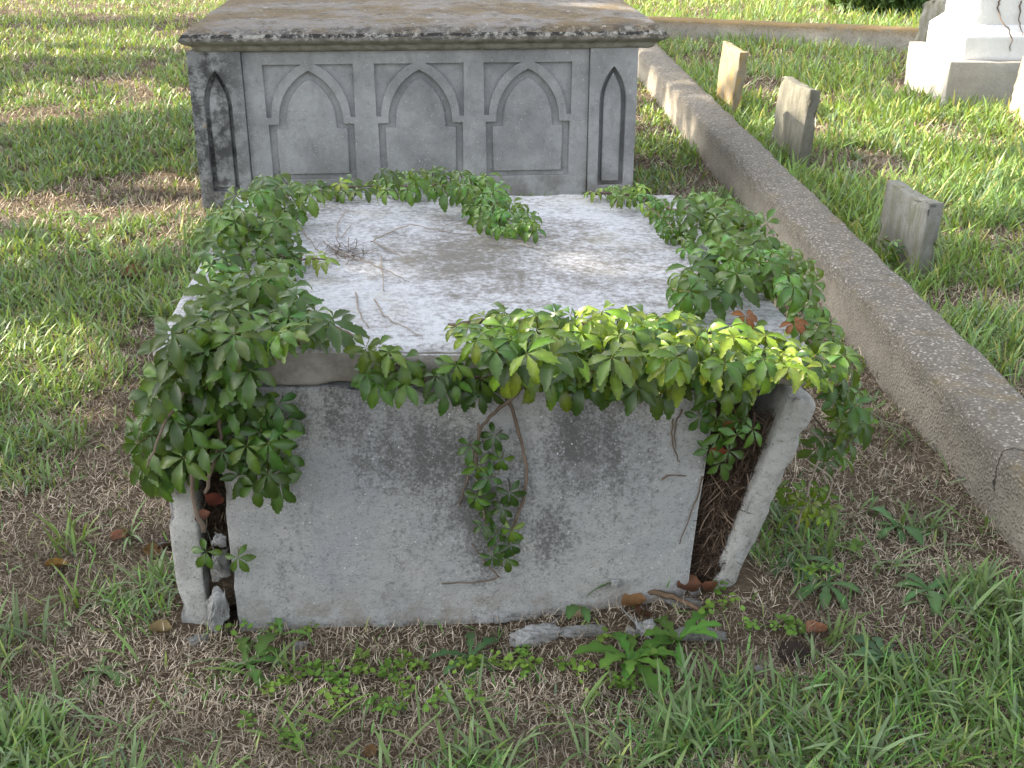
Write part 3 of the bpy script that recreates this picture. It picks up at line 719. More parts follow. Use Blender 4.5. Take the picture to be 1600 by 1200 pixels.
tx = np.concatenate([tx, mp[:, 0]]); ty = np.concatenate([ty, mp[:, 1]]); cnt = np.concatenate([rng.integers(4, 10, len(g)), mk])
ix = np.repeat(np.arange(len(tx)), cnt); n = len(ix); big = (ix >= len(g))
sp = np.where(big, .03, .018)
x = tx[ix] + rng.normal(0, 1, n) * sp; y = ty[ix] + rng.normal(0, 1, n) * sp
ok = ~blocked(x, y, .01); ix, x, y, big, sp = ix[ok], x[ok], y[ok], big[ok], sp[ok]; n = len(ix)
hue = rng.random(len(tx))[ix][:, None]
col = (np.array([.115, .20, .045]) * (1 - hue) + np.array([.15, .225, .115]) * hue) * (.75 + .95 * rng.random((n, 1)))
az = rng.random(n) * 6.283; root = np.stack([x, y, gz(x, y) - .003], 1)
far = np.clip(y / 3, 1, 2)
v, tri, c = blades(root, az, (.05 + .075 * rng.random(n)) * np.where(big, 1.25, 1), (.0052 + .0048 * rng.random(n)) * far ** .6, .2 + .8 * rng.random(n), .3 + 1.0 * rng.random(n), col, 5, rng.normal(0, .35, n))
tag(link('coarse_grass', trimesh('coarse_grass', v, tri, c), M['grass']), 'coarse broad bladed grass tufts in the turf', 'grass', kind='stuff')

# roots and stalks in the openings of the tomb
def fibres(name, n, xa, xb, ya, yb, za, zb, label):
    z = za + (zb - za) * rng.random(n); x = xa + (xb(z) - xa) * rng.random(n)
    rt = np.stack([x, ya + (yb - ya) * rng.random(n), z], 1)
    t = rng.random((n, 1)); col = (np.array([.06, .04, .026]) * (1 - t) + np.array([.26, .20, .14]) * t ** 3) * (.5 + .9 * rng.random((n, 1)))
    az = rng.choice([0, 3.14], n) + rng.normal(0, .35, n)
    v, tri, c = blades(rt, az, .02 + .06 * rng.random(n), .0014 + .0016 * rng.random(n), 1.5 + rng.random(n) * 1.7, rng.normal(0, .8, n), col, 4, rng.normal(0, .8, n))
    tag(link(name, trimesh(name, v, tri, c), M['straw']), label, 'roots', kind='stuff')
fibres('root_mat', 3200, .425, lambda z: x_in(z) + .004, 2.245, 2.275, .06, .485, 'tangled brown roots and stalks behind the leaning slab')
fibres('root_mat', 500, -.672, lambda z: -.612 + 0 * z, 2.20, 2.25, .14, .42, 'tangled roots in the narrow gap beside the upright slab')

# ------------------------------------------------------------------ creeper leaves
def leaflet(Ln, wid, az, pitch0, droop, fold, tone, rr, origin):
    """Serrated leaflet growing from origin; the midrib bends down, the halves fold up."""
    st = [0, .10, .30, .50, .68, .84, 1.0]; hw = [.03, .20, .74, 1.0, .86, .46, 0.0]
    ca, sa = math.cos(az), math.sin(az); p = Vector(origin); ph = pitch0; V, F, C = [], [], []
    bend = rr.uniform(-.12, .12); prev = None; ids = []
    for i, (t, h) in enumerate(zip(st, hw)):
        if i:
            dl = (t - st[i - 1]) * Ln; ph -= droop * (t - st[i - 1]); az2 = az + bend * t
            p = p + Vector((math.cos(az2) * math.cos(ph), math.sin(az2) * math.cos(ph), math.sin(ph))) * dl
        up = Vector((-ca * math.sin(ph), -sa * math.sin(ph), math.cos(ph))); sd_ = Vector((-sa, ca, 0)); w = h * wid * .5
        fw = Vector((ca * math.cos(ph), sa * math.cos(ph), math.sin(ph)))
        wav = rr.uniform(-.06, .06) * w
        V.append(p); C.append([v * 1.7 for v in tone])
        if i == len(st) - 1: ids.append((len(V) - 1,) * 3); break
        lft = p + sd_ * w * math.cos(fold) + up * (w * math.sin(fold) + wav); rgt = p - sd_ * w * math.cos(fold) + up * (w * math.sin(fold) - wav)
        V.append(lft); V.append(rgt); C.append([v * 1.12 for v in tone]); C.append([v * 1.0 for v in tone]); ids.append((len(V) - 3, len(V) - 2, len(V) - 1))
    for i in range(len(ids) - 1):
        a, b = ids[i], ids[i + 1]
        for s in (1, 2):
            if b[0] == b[s]: f = [(a[0], b[0], a[s])]
            else: f = [(a[0], b[0], b[s]), (a[0], b[s], a[s])]
            for q in f: F.append(q if s == 2 else q[::-1])
            if i >= 2:                                  # saw teeth along the outer margin
                A, B, Cc = Vector(V[a[s]]), Vector(V[b[s]]), Vector(V[a[0]])
                tip = A.lerp(B, .72) + (A.lerp(B, .5) - Cc.lerp(Vector(V[b[0]]), .5)).normalized() * Ln * .045
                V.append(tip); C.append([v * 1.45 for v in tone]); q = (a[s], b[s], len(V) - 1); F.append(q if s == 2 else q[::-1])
    return V, F, C
def leaf_mesh(seed, droop, wid, tone, n=5, pet=.75, fold=.38, p0=.3):
    rr = random.Random(seed); V, F, C = [], [], []
    azs = {5: (-2.05, -1.02, 0, 1.0, 2.1), 3: (-1.2, 0, 1.2), 7: (-2.5, -1.7, -.85, 0, .85, 1.7, 2.5)}[n]
    for a in azs:
        k = 1.0 - .13 * abs(a) / 1.0 * .9; az = a + rr.uniform(-.16, .16)
        v, f, c = leaflet(k * rr.uniform(.92, 1.08), wid * k, az, p0 + rr.uniform(-.2, .2), droop * rr.uniform(.8, 1.2), fold * rr.uniform(.5, 1.5), [q * rr.uniform(.88, 1.12) for q in tone], rr, Vector((math.cos(az) * .05, math.sin(az) * .05, 0)))
        o = len(V); V += v; C += c; F += [tuple(i + o for i in q) for q in f]
    # leaf stalk
    if pet:
        pv, pf = tube([(0, 0, .012), (-.05, .0, -.25 * pet), (-.22, .02, -.7 * pet), (-.42, .03, -1.0 * pet)], .020, .026, 4)
        o = len(V); V += pv; C += [[.20, .16, .05]] * len(pv); F += [tuple(i + o for i in q) for q in pf]
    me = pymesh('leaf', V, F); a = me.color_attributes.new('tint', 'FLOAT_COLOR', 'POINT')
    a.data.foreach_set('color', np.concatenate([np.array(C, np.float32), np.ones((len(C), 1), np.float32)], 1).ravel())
    return me
GREEN = (.058, .112, .014); YOUNG = (.140, .205, .020); DARK = (.034, .076, .015); RED = (.20, .06, .025)
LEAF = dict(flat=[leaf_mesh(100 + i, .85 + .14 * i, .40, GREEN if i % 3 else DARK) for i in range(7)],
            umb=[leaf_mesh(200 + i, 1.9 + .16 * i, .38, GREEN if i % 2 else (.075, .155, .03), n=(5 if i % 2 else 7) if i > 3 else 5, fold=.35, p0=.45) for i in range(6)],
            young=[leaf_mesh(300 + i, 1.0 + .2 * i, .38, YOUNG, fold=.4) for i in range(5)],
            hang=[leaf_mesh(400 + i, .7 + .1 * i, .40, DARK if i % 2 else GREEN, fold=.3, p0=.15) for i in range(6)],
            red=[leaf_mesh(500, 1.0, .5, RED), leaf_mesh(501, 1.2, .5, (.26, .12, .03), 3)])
for k, lst in LEAF.items():
    for me in lst: me.materials.append(M['redleaf'] if k == 'red' else M['leaf'])

def inpoly(x, y, P):
    c = False; j = len(P) - 1
    for i in range(len(P)):
        if (P[i][1] > y) != (P[j][1] > y) and x < (P[j][0] - P[i][0]) * (y - P[i][1]) / (P[j][1] - P[i][1] + 1e-9) + P[i][0]: c = not c
        j = i
    return c
RV = random.Random(21)
def add_leaf(vine, pos, nrm, xdir, size, style):
    me = RV.choice(LEAF[style]); o = bpy.data.objects.new('leaf', me); COL.objects.link(o)
    z = Vector(nrm).normalized(); x = Vector(xdir); x = (x - z * x.dot(z)).normalized(); y = z.cross(x)
    m = Matrix((x, y, z)).transposed().to_4x4(); m.translation = Vector(pos); m = m @ Matrix.Diagonal((size, size, size, 1))
    o.parent = vine; o.matrix_parent_inverse = Matrix.Translation(-vine.location); o.matrix_basis = m
    return o
def jitter(v, a): return Vector(v) + Vector((RV.gauss(0, a), RV.gauss(0, a), RV.gauss(0, a)))
def leaf_area(vine, poly, surf, n, size, styles, lift, mind, nrm=(0, -.35, 1), xd=(0, -1, -.2), nj=.22, xj=.6):
    pts = []; tries = 0
    x0, x1 = min(p[0] for p in poly), max(p[0] for p in poly); y0, y1 = min(p[1] for p in poly), max(p[1] for p in poly)
    md = mind * .86; n = int(n * 1.3)
    while len(pts) < n and tries < 6000:
        tries += 1
        if tries % 800 == 0: md *= .85
        a, b = RV.uniform(x0, x1), RV.uniform(y0, y1)
        if not inpoly(a, b, poly) or any((a - c) ** 2 + (b - d) ** 2 < md * md for c, d in pts): continue
        pts.append((a, b)); h = RV.uniform(*lift)
        pos = surf(a, b, h)
        add_leaf(vine, pos, jitter(nrm, nj), jitter(xd, xj), RV.uniform(*size) * .80, RV.choice(styles))
def stem(vine, pts, r0=.004, r1=.0025, jit=.003, m='woody', name='stem'):
    V, F = tube(smooth_path(pts, 6, jit), r0, r1, 6, .15)
    o = link(name, pymesh(name, V, F), M[m], vine); o.matrix_parent_inverse = Matrix.Translation(-vine.location); return o
def T(*q): return [ontop(a, b, c) for a, b, c in q]
def Fr(*q): return [onfront(a, b, c) for a, b, c in q]
# side faces: vertical planes just outside the upright and the leaning side slabs
def onleft(px, py, off=0.0): return hit(px, py, FN, Vector((-.75, 2.20, 0)) + FN * off)
def onright(px, py, off=0.0): return hit(px, py, FN, Vector((.70, 2.34, 0)) + FN * off)

# (1) mass over the corner above the wedged stones
v1 = empty('creeper_vine', tuple(onleft(330, 780))); v1.location.z = .40
tag(v1, 'thick creeper cascading from slab over the corner above the wedged stones', 'vine')
stem(v1, T((470, 290, .02), (400, 350, .03), (350, 440, .03), (330, 520, .03)) + Fr((330, 580, .05), (345, 680, .05), (320, 770, .05)), .006, .004)
stem(v1, T((340, 480, .03), (420, 470, .03), (500, 500, .02), (560, 530, .02)), .004, .003)
stem(v1, Fr((330, 560, .05), (270, 640, .10), (230, 730, .12)), .004, .002)
stem(v1, Fr((300, 600, .04), (300, 760, .03), (318, 830, .012)), .005, .006)
stem(v1, T((430, 400, .03), (470, 405, .03), (510, 405, .02)), .003, .002)
leaf_area(v1, [(370, 300), (430, 270), (490, 290), (480, 325), (420, 350), (370, 350), (335, 350)], ontop, 22, (.070, .090), ['umb', 'flat', 'umb'], (.04, .12), 22)
leaf_area(v1, [(325, 365), (370, 340), (450, 345), (455, 400), (430, 430), (330, 448), (316, 400)], ontop, 25, (.068, .085), ['umb', 'flat'], (.03, .10), 24)
leaf_area(v1, [(430, 385), (505, 392), (510, 408), (440, 425)], ontop, 6, (.045, .06), ['umb', 'young'], (.02, .04), 18)
leaf_area(v1, [(325, 450), (430, 430), (480, 475), (530, 512), (420, 532), (300, 525), (312, 480)], ontop, 42, (.072, .095), ['umb', 'flat', 'flat'], (.03, .11), 22)
leaf_area(v1, [(272, 512), (330, 492), (390, 540), (395, 590), (330, 610), (245, 590)], lambda a, b, h: onfront(a, b, h), 22, (.072, .095), ['flat', 'hang'], (.04, .15), 26, (0, -.75, .75), (0, -.5, -.8))
leaf_area(v1, [(240, 590), (330, 590), (345, 690), (300, 730), (235, 720), (220, 660)], onleft, 21, (.075, .098), ['hang', 'flat'], (.03, .15), 28, (-.15, -.85, .5), (0, -.3, -1), .22, .4)
leaf_area(v1, [(340, 600), (440, 610), (455, 690), (440, 770), (390, 760), (345, 710)], onfront, 20, (.060, .085), ['hang', 'hang', 'flat'], (.025, .09), 26, (0, -.9, .45), (0, -.2, -1), .2, .4)
leaf_area(v1, [(215, 690), (270, 720), (280, 745), (230, 750)], onleft, 7, (.070, .085), ['hang'], (.03, .10), 26, (-.2, -.9, .4), (0, -.2, -1), .2, .4)
leaf_area(v1, [(300, 855), (330, 860), (375, 865), (372, 885), (310, 885)], onfront, 2, (.05, .06), ['hang'], (.03, .05), 40, (0, -1, .3), (0, -.2, -1), .2, .4)
# (2) along the slab's rear edge and forward onto the marble
v2 = empty('creeper_vine', tuple(ontop(700, 290))); tag(v2, 'thin creeper runner on slab rear edge ending in tight drooping leaves', 'vine')
stem(v2, T((470, 292, .03), (540, 292, .02), (640, 290, .02), (700, 290, .02), (760, 325, .02), (830, 362, .02)), .004, .002)
leaf_area(v2, [(490, 280), (600, 283), (600, 298), (490, 299)], ontop, 8, (.050, .065), ['flat', 'umb', 'young'], (.02, .05), 18)
leaf_area(v2, [(595, 268), (690, 265), (760, 275), (760, 305), (690, 300), (600, 298)], ontop, 22, (.060, .080), ['umb', 'umb', 'flat'], (.02, .09), 18)
leaf_area(v2, [(720, 290), (770, 285), (810, 315), (845, 350), (830, 366), (760, 352), (730, 325)], ontop, 30, (.050, .066), ['umb'], (.02, .06), 15)
# (3) along the sagging side next to the kerb
v3 = empty('creeper_vine', tuple(ontop(1180, 420))); tag(v3, 'dense creeper along the sagging slab edge facing the concrete kerb', 'vine')
stem(v3, T((920, 302, .02), (990, 305, .02), (1060, 330, .02), (1120, 350, .03), (1180, 410, .03), (1230, 480, .03), (1275, 545, .02)), .005, .003)
stem(v3, T((1000, 312, .02), (1040, 345, .02), (1070, 385, .015)), .003, .0015)
stem(v3, T((1190, 430, .03), (1120, 445, .03), (1060, 480, .02)), .004, .002)
leaf_area(v3, [(920, 293), (1000, 290), (1045, 315), (1020, 325), (985, 312), (920, 303)], ontop, 14, (.045, .062), ['umb', 'young', 'umb'], (.02, .05), 16)
leaf_area(v3, [(1015, 325), (1045, 320), (1060, 350), (1085, 380), (1070, 388), (1030, 355)], ontop, 12, (.040, .055), ['umb'], (.015, .04), 13)
leaf_area(v3, [(1060, 305), (1110, 300), (1200, 345), (1205, 375), (1130, 385), (1080, 350)], ontop, 22, (.068, .085), ['umb', 'flat', 'umb'], (.03, .10), 22)
leaf_area(v3, [(1110, 385), (1205, 370), (1275, 415), (1270, 460), (1200, 445), (1150, 450), (1070, 475), (1060, 430)], ontop, 38, (.068, .088), ['umb', 'umb', 'flat'], (.03, .12), 21)
leaf_area(v3, [(1235, 475), (1285, 475), (1325, 560), (1290, 550)], ontop, 11, (.060, .078), ['umb', 'flat'], (.0, .07), 20)
leaf_area(v3, [(1300, 550), (1340, 570), (1352, 660), (1310, 665), (1300, 610)], onright, 9, (.062, .08), ['hang', 'flat'], (-.03, .08), 22, (.3, -.7, .5), (.1, -.2, -1), .25, .4)
# (4) front edge
v4 = empty('creeper_vine', tuple(ontop(980, 540))); tag(v4, 'bright yellow green creeper heaped along the front edge of the slab', 'vine')
stem(v4, T((700, 510, .02), (800, 500, .03), (950, 510, .03), (1100, 520, .03), (1230, 540, .03), (1310, 575, .03)), .006, .004)
stem(v4, T((560, 545, .01)) + Fr((640, 575, .05), (720, 590, .04), (800, 580, .05)), .004, .003)
leaf_area(v4, [(705, 512), (780, 488), (800, 486), (790, 530), (735, 535)], ontop, 13, (.045, .065), ['young', 'umb', 'flat'], (.02, .07), 17)
leaf_area(v4, [(780, 492), (900, 482), (1060, 495), (1060, 560), (900, 560), (770, 550)], ontop, 40, (.066, .090), ['young', 'flat', 'flat', 'young'], (.02, .10), 25, (0, -.5, 1))
leaf_area(v4, [(1050, 505), (1140, 505), (1200, 520), (1260, 540), (1290, 575), (1200, 580), (1050, 560)], ontop, 36, (.055, .080), ['young', 'young', 'flat'], (.02, .09), 22, (0, -.5, 1))
leaf_area(v4, [(770, 545), (1100, 550), (1100, 590), (1000, 605), (860, 600), (790, 580)], onfront, 28, (.075, .095), ['flat', 'hang', 'young'], (.06, .14), 27, (0, -.75, .7), (0, -.4, -.9), .22, .4)
leaf_area(v4, [(1095, 560), (1190, 565), (1175, 598), (1110, 610)], onfront, 11, (.060, .078), ['flat', 'hang', 'young'], (.04, .14), 22, (.1, -.8, .6), (0, -.3, -1), .25, .5)
leaf_area(v4, [(1085, 630), (1170, 620), (1180, 690), (1120, 735), (1090, 680)], onfront, 9, (.045, .06), ['hang'], (.02, .06), 24, (.1, -.95, .3), (0, -.2, -1), .25, .5)
leaf_area(v4, [(565, 540), (630, 540), (650, 580), (640, 600), (575, 600)], onfront, 9, (.058, .078), ['flat', 'hang'], (.05, .11), 24, (0, -.75, .65), (0, -.4, -.9), .2, .4)
leaf_area(v4, [(670, 575), (730, 565), (735, 600), (700, 612), (675, 600)], onfront, 6, (.055, .07), ['flat', 'hang'], (.04, .09), 24, (0, -.8, .6), (0, -.4, -.9), .2, .4)
for a, b, st in ((1165, 493, 'red'), (1240, 505, 'red')): add_leaf(v4, ontop(a, b, .06), jitter((0, -.5, 1), .2), (0.3, -1, 0), .036, st)
for a, b in ((1270, 580), (1300, 575), (1285, 590), (1310, 570), (1255, 575)): add_leaf(v4, onfront(a, b, .10), jitter((.1, -.6, .8), .2), jitter((0, -.6, -.6), .4), .042, 'young')
stem(v4, Fr((1335, 556, .10), (1300, 570, .10), (1270, 585, .09)), .0025, .002, .001, 'root', 'shoot')
# (5) strand hanging down the front panel
v5 = empty('creeper_vine', tuple(onfront(770, 780))); tag(v5, 'single creeper strand hanging with bare woody stems on the end panel', 'vine')
stem(v5, Fr((765, 575, .05), (790, 615, .03), (815, 690, .012), (822, 760, .010), (805, 815, .008), (795, 850, .007)), .0050, .0025, .002)
stem(v5, Fr((830, 590, .05), (790, 630, .035), (755, 665, .02), (735, 730, .008), (718, 790, .006)), .0045, .002, .002)
stem(v5, Fr((748, 660, .03), (745, 740, .02), (755, 800, .02), (785, 885, .015)), .003, .002, .002)
stem(v5, Fr((738, 850, .01), (760, 880, .01), (775, 905, .008), (690, 912, .006)), .002, .0015, .002)
leaf_area(v5, [(730, 675), (770, 670), (810, 705), (805, 770), (740, 780)], onfront, 6, (.048, .060), ['hang'], (.02, .05), 30, (0, -.95, .3), (0, -.2, -1), .2, .3)
leaf_area(v5, [(735, 770), (800, 800), (800, 870), (770, 885), (745, 800)], onfront, 7, (.042, .052), ['hang'], (.015, .04), 24, (0, -.95, .3), (0, -.2, -1), .2, .3)
leaf_area(v5, [(700, 590), (780, 595), (770, 615), (705, 612)], onfront, 4, (.05, .06), ['hang'], (.03, .06), 24, (0, -.95, .3), (0, -.2, -1), .2, .3)
# (6) shoots low beside the leaning slab
v6 = empty('creeper_vine', tuple(gpt(1290, 800))); tag(v6, 'sparse creeper shoots in the grass outside the leaning slab', 'vine')
def ongr(a, b, h): p = gpt(a, b); return p + Vector((0, 0, h))
def lean_out(a, b, h=0.0): return hit(a, b, (0, 1, 0), (0, 2.36 - h, 0))
stem(v6, [lean_out(1245, 830), lean_out(1270, 740), lean_out(1285, 690), lean_out(1220, 655)], .003, .002, .002, 'twig')
stem(v6, [lean_out(1210, 600), lean_out(1260, 640), lean_out(1320, 700), lean_out(1335, 640)], .003, .002, .002)
stem(v6, [lean_out(1262, 720), lean_out(1300, 750), lean_out(1280, 790), lean_out(1230, 770)], .002, .0015, .002, 'twig')
leaf_area(v6, [(1215, 760), (1300, 760), (1300, 810), (1225, 800)], lean_out, 8, (.040, .055), ['young', 'hang'], (-.05, .05), 20, (0, -.8, .5), (0, -.3, -1), .3, .6)
leaf_area(v6, [(1265, 690), (1330, 680), (1340, 720), (1275, 740)], lean_out, 6, (.055, .068), ['flat', 'hang'], (-.10, .02), 20, (0, -.7, .6), (0, -.3, -1), .3, .6)
leaf_area(v6, [(1310, 600), (1350, 610), (1345, 690), (1315, 690)], lean_out, 6, (.055, .07), ['flat', 'hang'], (-.10, .02), 20, (.2, -.7, .5), (0, -.3, -1), .3, .6)
# (7) little shoot at the foot of the short headstone
v7 = empty('creeper_vine', (1.60, 4.62, float(gz(1.6, 4.62)))); tag(v7, 'small green vine shoot climbing the foot of the short grey headstone', 'vine')
def onst(a, b, h=0.0): return hit(a, b, (1, .17, 0), (1.58 - h, 4.68, 0))
stem(v7, [Vector((1.55, 4.68, .0)), Vector((1.57, 4.66, .06)), onst(1395, 380, .012), onst(1380, 372, .012)], .003, .002, .001)
leaf_area(v7, [(1375, 372), (1400, 375), (1405, 405), (1385, 400)], onst, 5, (.045, .06), ['hang', 'flat'], (.015, .04), 9, (-.9, -.3, .4), (0, -.2, -1), .2, .3)

# ------------------------------------------------------------------ dry twigs lying on the slab
def loose(name, pts, r0, r1, m, label, cat, group=None, jit=.002):
    V, F = tube(smooth_path(pts, 5, jit), r0, r1, 5, .2); o = link(name, pymesh(name, V, F), M[m]); tag(o, label, cat, group); return o
TW = [[(505, 378), (545, 400), (600, 420), (640, 440)], [(530, 400), (570, 395), (590, 392)], [(578, 376), (610, 390), (640, 410)], [(585, 375), (610, 362), (640, 352), (690, 360), (740, 368)],
      [(526, 372), (530, 345), (545, 325)], [(535, 370), (548, 350)], [(595, 400), (598, 425), (600, 455)], [(557, 455), (560, 485), (576, 512)], [(585, 470), (600, 492), (630, 510), (660, 525)], [(468, 348), (480, 370), (500, 395)]]
LB = ['longest bleached twig trailing over the slab from the creeper', 'short bleached twig crossing the dark debris knot on the slab', 'forked pale twig lying mid slab behind the others', 'thin curved twig arching toward the slab rear edge',
      'upright dry tendril rising from the debris knot', 'tiny dry tendril beside the upright one', 'short straight twig pointing to the front of the slab', 'hooked bleached twig beside the front creeper', 'long pale twig slanting toward the slab front edge', 'thin grey twig emerging from creeper on slab']
for q, lb in zip(TW, LB): loose('twig', T(*[(a, b, .004) for a, b in q]), .0019, .0009, 'twig', lb, 'twig', None, .0028)
kn = []
for i in range(90):
    c = ontop(540 + RV.gauss(0, 22), 392 + RV.gauss(0, 8), .004); kn.append((c.x, c.y, c.z))
kn = np.array(kn); n = len(kn); cc = np.array([.09, .065, .045]) * (.5 + 1.0 * rng.random((n, 1)))
v, tri, c = blades(kn, rng.random(n) * 6.28, .02 + .03 * rng.random(n), np.full(n, .0022), 1.2 + .4 * rng.random(n), rng.normal(0, .5, n), cc, 3)
tag(link('plant_debris', trimesh('plant_debris', v, tri, c), M['straw']), 'dark knot of dry plant debris on the slab', 'debris', kind='stuff')
# rootlet traces clinging to the panel
for i, (q, lb) in enumerate(((((1052, 655), (1050, 690), (1062, 722)), 'dark dry rootlets clinging high on the end panel'), (((1065, 640), (1055, 668), (1056, 700)), 'dark forked rootlet beside the others on the end panel'), (((1098, 745), (1085, 790), (1062, 850)), 'long dark rootlet near the chipped edge of the end panel'), (((1035, 748), (1050, 742), (1072, 744)), 'short horizontal rootlet on the end panel'))):
    loose('rootlet', Fr(*[(a, b, .003) for a, b in q]), .002, .001, 'root', lb, 'rootlet')
# dead creeper on the white monument
for i, q in enumerate((((1562, 0), (1560, 20), (1572, 40), (1580, 60), (1578, 80)), ((1596, 0), (1592, 30), (1598, 55)))):
    loose('dead_vine', [hit(a, b, (0, 1, 0), (0, 8.245 if b > 36 else 8.325, 0)) for a, b in q], .006, .003, 'woody', ('long dead vine stem', 'short dead vine stem')[i] + ' hanging down the white monument', 'vine', None, .006)

# ------------------------------------------------------------------ rubble and stones
def stone(px, py, sx, sy, sz, rz, label, seed, m='rubble', up=.0, surf=None, rx=0.0, ry=0.0):
    p = (surf or gpt)(px, py); o = link('stone', rock(sx, sy, sz, seed), M[m]); o.location = p + Vector((0, 0, up)); o.rotation_euler = (rx, ry, rz)
    tag(o, label, 'stone'); return o
def ongap(px, py): return hit(px, py, FN, Vector((-.64, 2.165, 0)))
stone(340, 948, .030, .035, .085, .3, 'grey wedge stone standing in the narrow gap', 3, 'broken', .0, ongap, .1, .06)
stone(344, 885, .024, .035, .060, .1, 'grey stone above the wedge stone', 5, 'rubble', 0, ongap, 0, .0)
stone(342, 846, .016, .025, .020, .5, 'small white stone stuck among roots', 8, 'broken', 0, ongap)
stone(312, 1003, .028, .018, .016, .4, 'pale pebble lying before the wedge stone', 9, 'rubble', .006)
stone(470, 1010, .022, .016, .012, .2, 'small grey pebble under the stained end panel', 10, 'rubble', .004)
stone(800, 968, .12, .020, .026, .12, 'long broken ledge stone against the foot of the end panel', 11, 'broken', .008 + .004)
stone(610, 978, .055, .015, .014, .05, 'low broken stone sliver under the end panel', 12, 'broken', .004 + .004)
stone(838, 1000, .075, .028, .030, .30, 'rough pale grey chunk lying before the end panel', 13, 'broken', .008 + .004)
stone(905, 992, .085, .022, .016, .05, 'mossy half buried foundation stone', 14, 'rubble', .004 + .004)
stone(1012, 985, .030, .026, .024, .7, 'rounded grey stone among the weeds', 15, 'broken', .008)
stone(985, 992, .020, .020, .014, .1, 'small grey stone next to the rounded one', 16, 'rubble', .004)
stone(1090, 995, .085, .030, .014, -.1, 'flat buried stone with rounded edge before the leaning slab', 17, 'rubble', .002 + .004)
stone(1066, 945, .060, .016, .014, -.3, 'flat grey splinter stone beside the brown twig', 18, 'rubble', .006)
stone(1085, 927, .014, .014, .012, .3, 'tiny white stone chip below the leaning slab', 19, 'broken', .006)
stone(963, 912, .016, .012, .012, .3, 'tiny white stone chip on grass stalks against the end panel', 20, 'broken', .0, lambda a, b: onfront(a, b, .012))
stone(1185, 1048, .012, .012, .008, .3, 'tiny white pebble in the turf near the dark leaf', 22, 'broken', .004)
loose('twig', [gpt(1010, 940, .03), gpt(1050, 948, .025), gpt(1095, 962, .015)], .008, .006, 'root', 'thick brown twig lying below the end panel corner', 'twig')
loose('twig', [gpt(250, 1062, .01), gpt(290, 1048, .012), gpt(330, 1040, .008)], .002, .0015, 'root', 'thin dark twig on bare turf', 'twig')

# ------------------------------------------------------------------ dead leaves
def dead_leaf(px, py, s, rz, tone, label, curl=.8, up=.012, surf=None):
    rr = random.Random(int(px * 7 + py)); n, mm = 7, 5; V, F, C = [], [], []
    for i in range(n):
        t = i / (n - 1); w = .46 * math.sin(math.pi * min(1, t * .95 + .04)) ** .8
        for j in range(mm):
            u = j / (mm - 1) * 2 - 1; y_ = u * w * (1 + .12 * rr.uniform(-1, 1)); z_ = curl * (u * u * w * .7 + (t - .5) ** 2 * .5) + .05 * rr.uniform(-1, 1)
            V.append(((t - .5) * s, y_ * s, z_ * s)); k = (.75 if j == 2 else 1) * rr.uniform(.8, 1.2); C.append([q * k for q in tone])
    for i in range(n - 1):
        for j in range(mm - 1): F.append((i * mm + j, (i + 1) * mm + j, (i + 1) * mm + j + 1, i * mm + j + 1))
    me = pymesh('dead_leaf', V, F); a = me.color_attributes.new('tint', 'FLOAT_COLOR', 'POINT')
    a.data.foreach_set('color', np.concatenate([np.array(C, np.float32), np.ones((len(C), 1), np.float32)], 1).ravel())
    o = link('dead_leaf', me, M['deadleaf']); o.location = (surf or gpt)(px, py) + Vector((0, 0, up)); o.rotation_euler = (rr.uniform(-.4, .4), rr.uniform(-.4, .4), rz); tag(o, label, 'leaf')
BRN, DKB, TAN, ORG, REDB = (.15, .075, .035), (.04, .026, .022), (.36, .24, .13), (.38, .18, .05), (.17, .05, .035)
dead_leaf(1240, 1030, .075, .3, DKB, 'large dark brown curled leaf on tan turf', .2)
dead_leaf(265, 855, .07, .9, (.07, .045, .045), 'dark purple brown leaf beside the upright side slab', .6)
dead_leaf(240, 870, .05, .2, BRN, 'brown leaf next to the dark purple one', .6)
dead_leaf(188, 842, .05, 1.2, REDB, 'reddish brown leaf alone in thin turf', .3)
dead_leaf(90, 892, .055, .4, ORG, 'orange brown leaf in bluish grass', .8)
dead_leaf(252, 993, .05, .05, TAN, 'narrow tan leaf lying on turf before the wedge stone', 1.0)
dead_leaf(208, 434, .10, .1, BRN, 'brown leaf in lawn beside the slab corner', .6)
dead_leaf(1275, 992, .055, .5, (.24, .13, .06), 'cinnamon brown leaf in turf past the leaning slab', .7)
dead_leaf(906, 967, .045, .4, (.42, .31, .21), 'pale tan leaf under the end panel', .6)
dead_leaf(1110, 938, .042, .9, BRN, 'brown curled leaf at the leaning slab foot', 1.0, .03)
dead_leaf(1075, 935, .055, .1, (.20, .10, .05), 'brown crumpled leaf beside the tiny white chip', 1.0, .03)
dead_leaf(990, 955, .06, .3, (.18, .09, .04), 'cupped brown leaf on soil under the end panel', .9, .02)
dead_leaf(1000, 968, .05, 1.3, (.22, .12, .06), 'bent brown leaf near the cupped one', .9, .015)
dead_leaf(335, 783, .045, 1.4, (.15, .055, .03), 'rust red leaf stuck in the narrow gap', .6, 0, lambda a, b: hit(a, b, FN, Vector((-.64, 2.145, 0))))
dead_leaf(318, 808, .035, .4, (.15, .075, .04), 'brown leaf scrap below the rust red leaf', .8, 0, lambda a, b: hit(a, b, FN, Vector((-.64, 2.145, 0))))
dead_leaf(1135, 668, .045, .2, (.42, .20, .07), 'orange leaf caught in roots behind the leaning slab', .7, 0, lambda a, b: onfront(a, b, .02))
dead_leaf(1122, 712, .045, .5, (.30, .09, .04), 'red brown leaf caught lower in the roots', .7, 0, lambda a, b: onfront(a, b, .02))
dead_leaf(580, 1182, .03, .5, BRN, 'small brown leaf on the dead grass', .7)

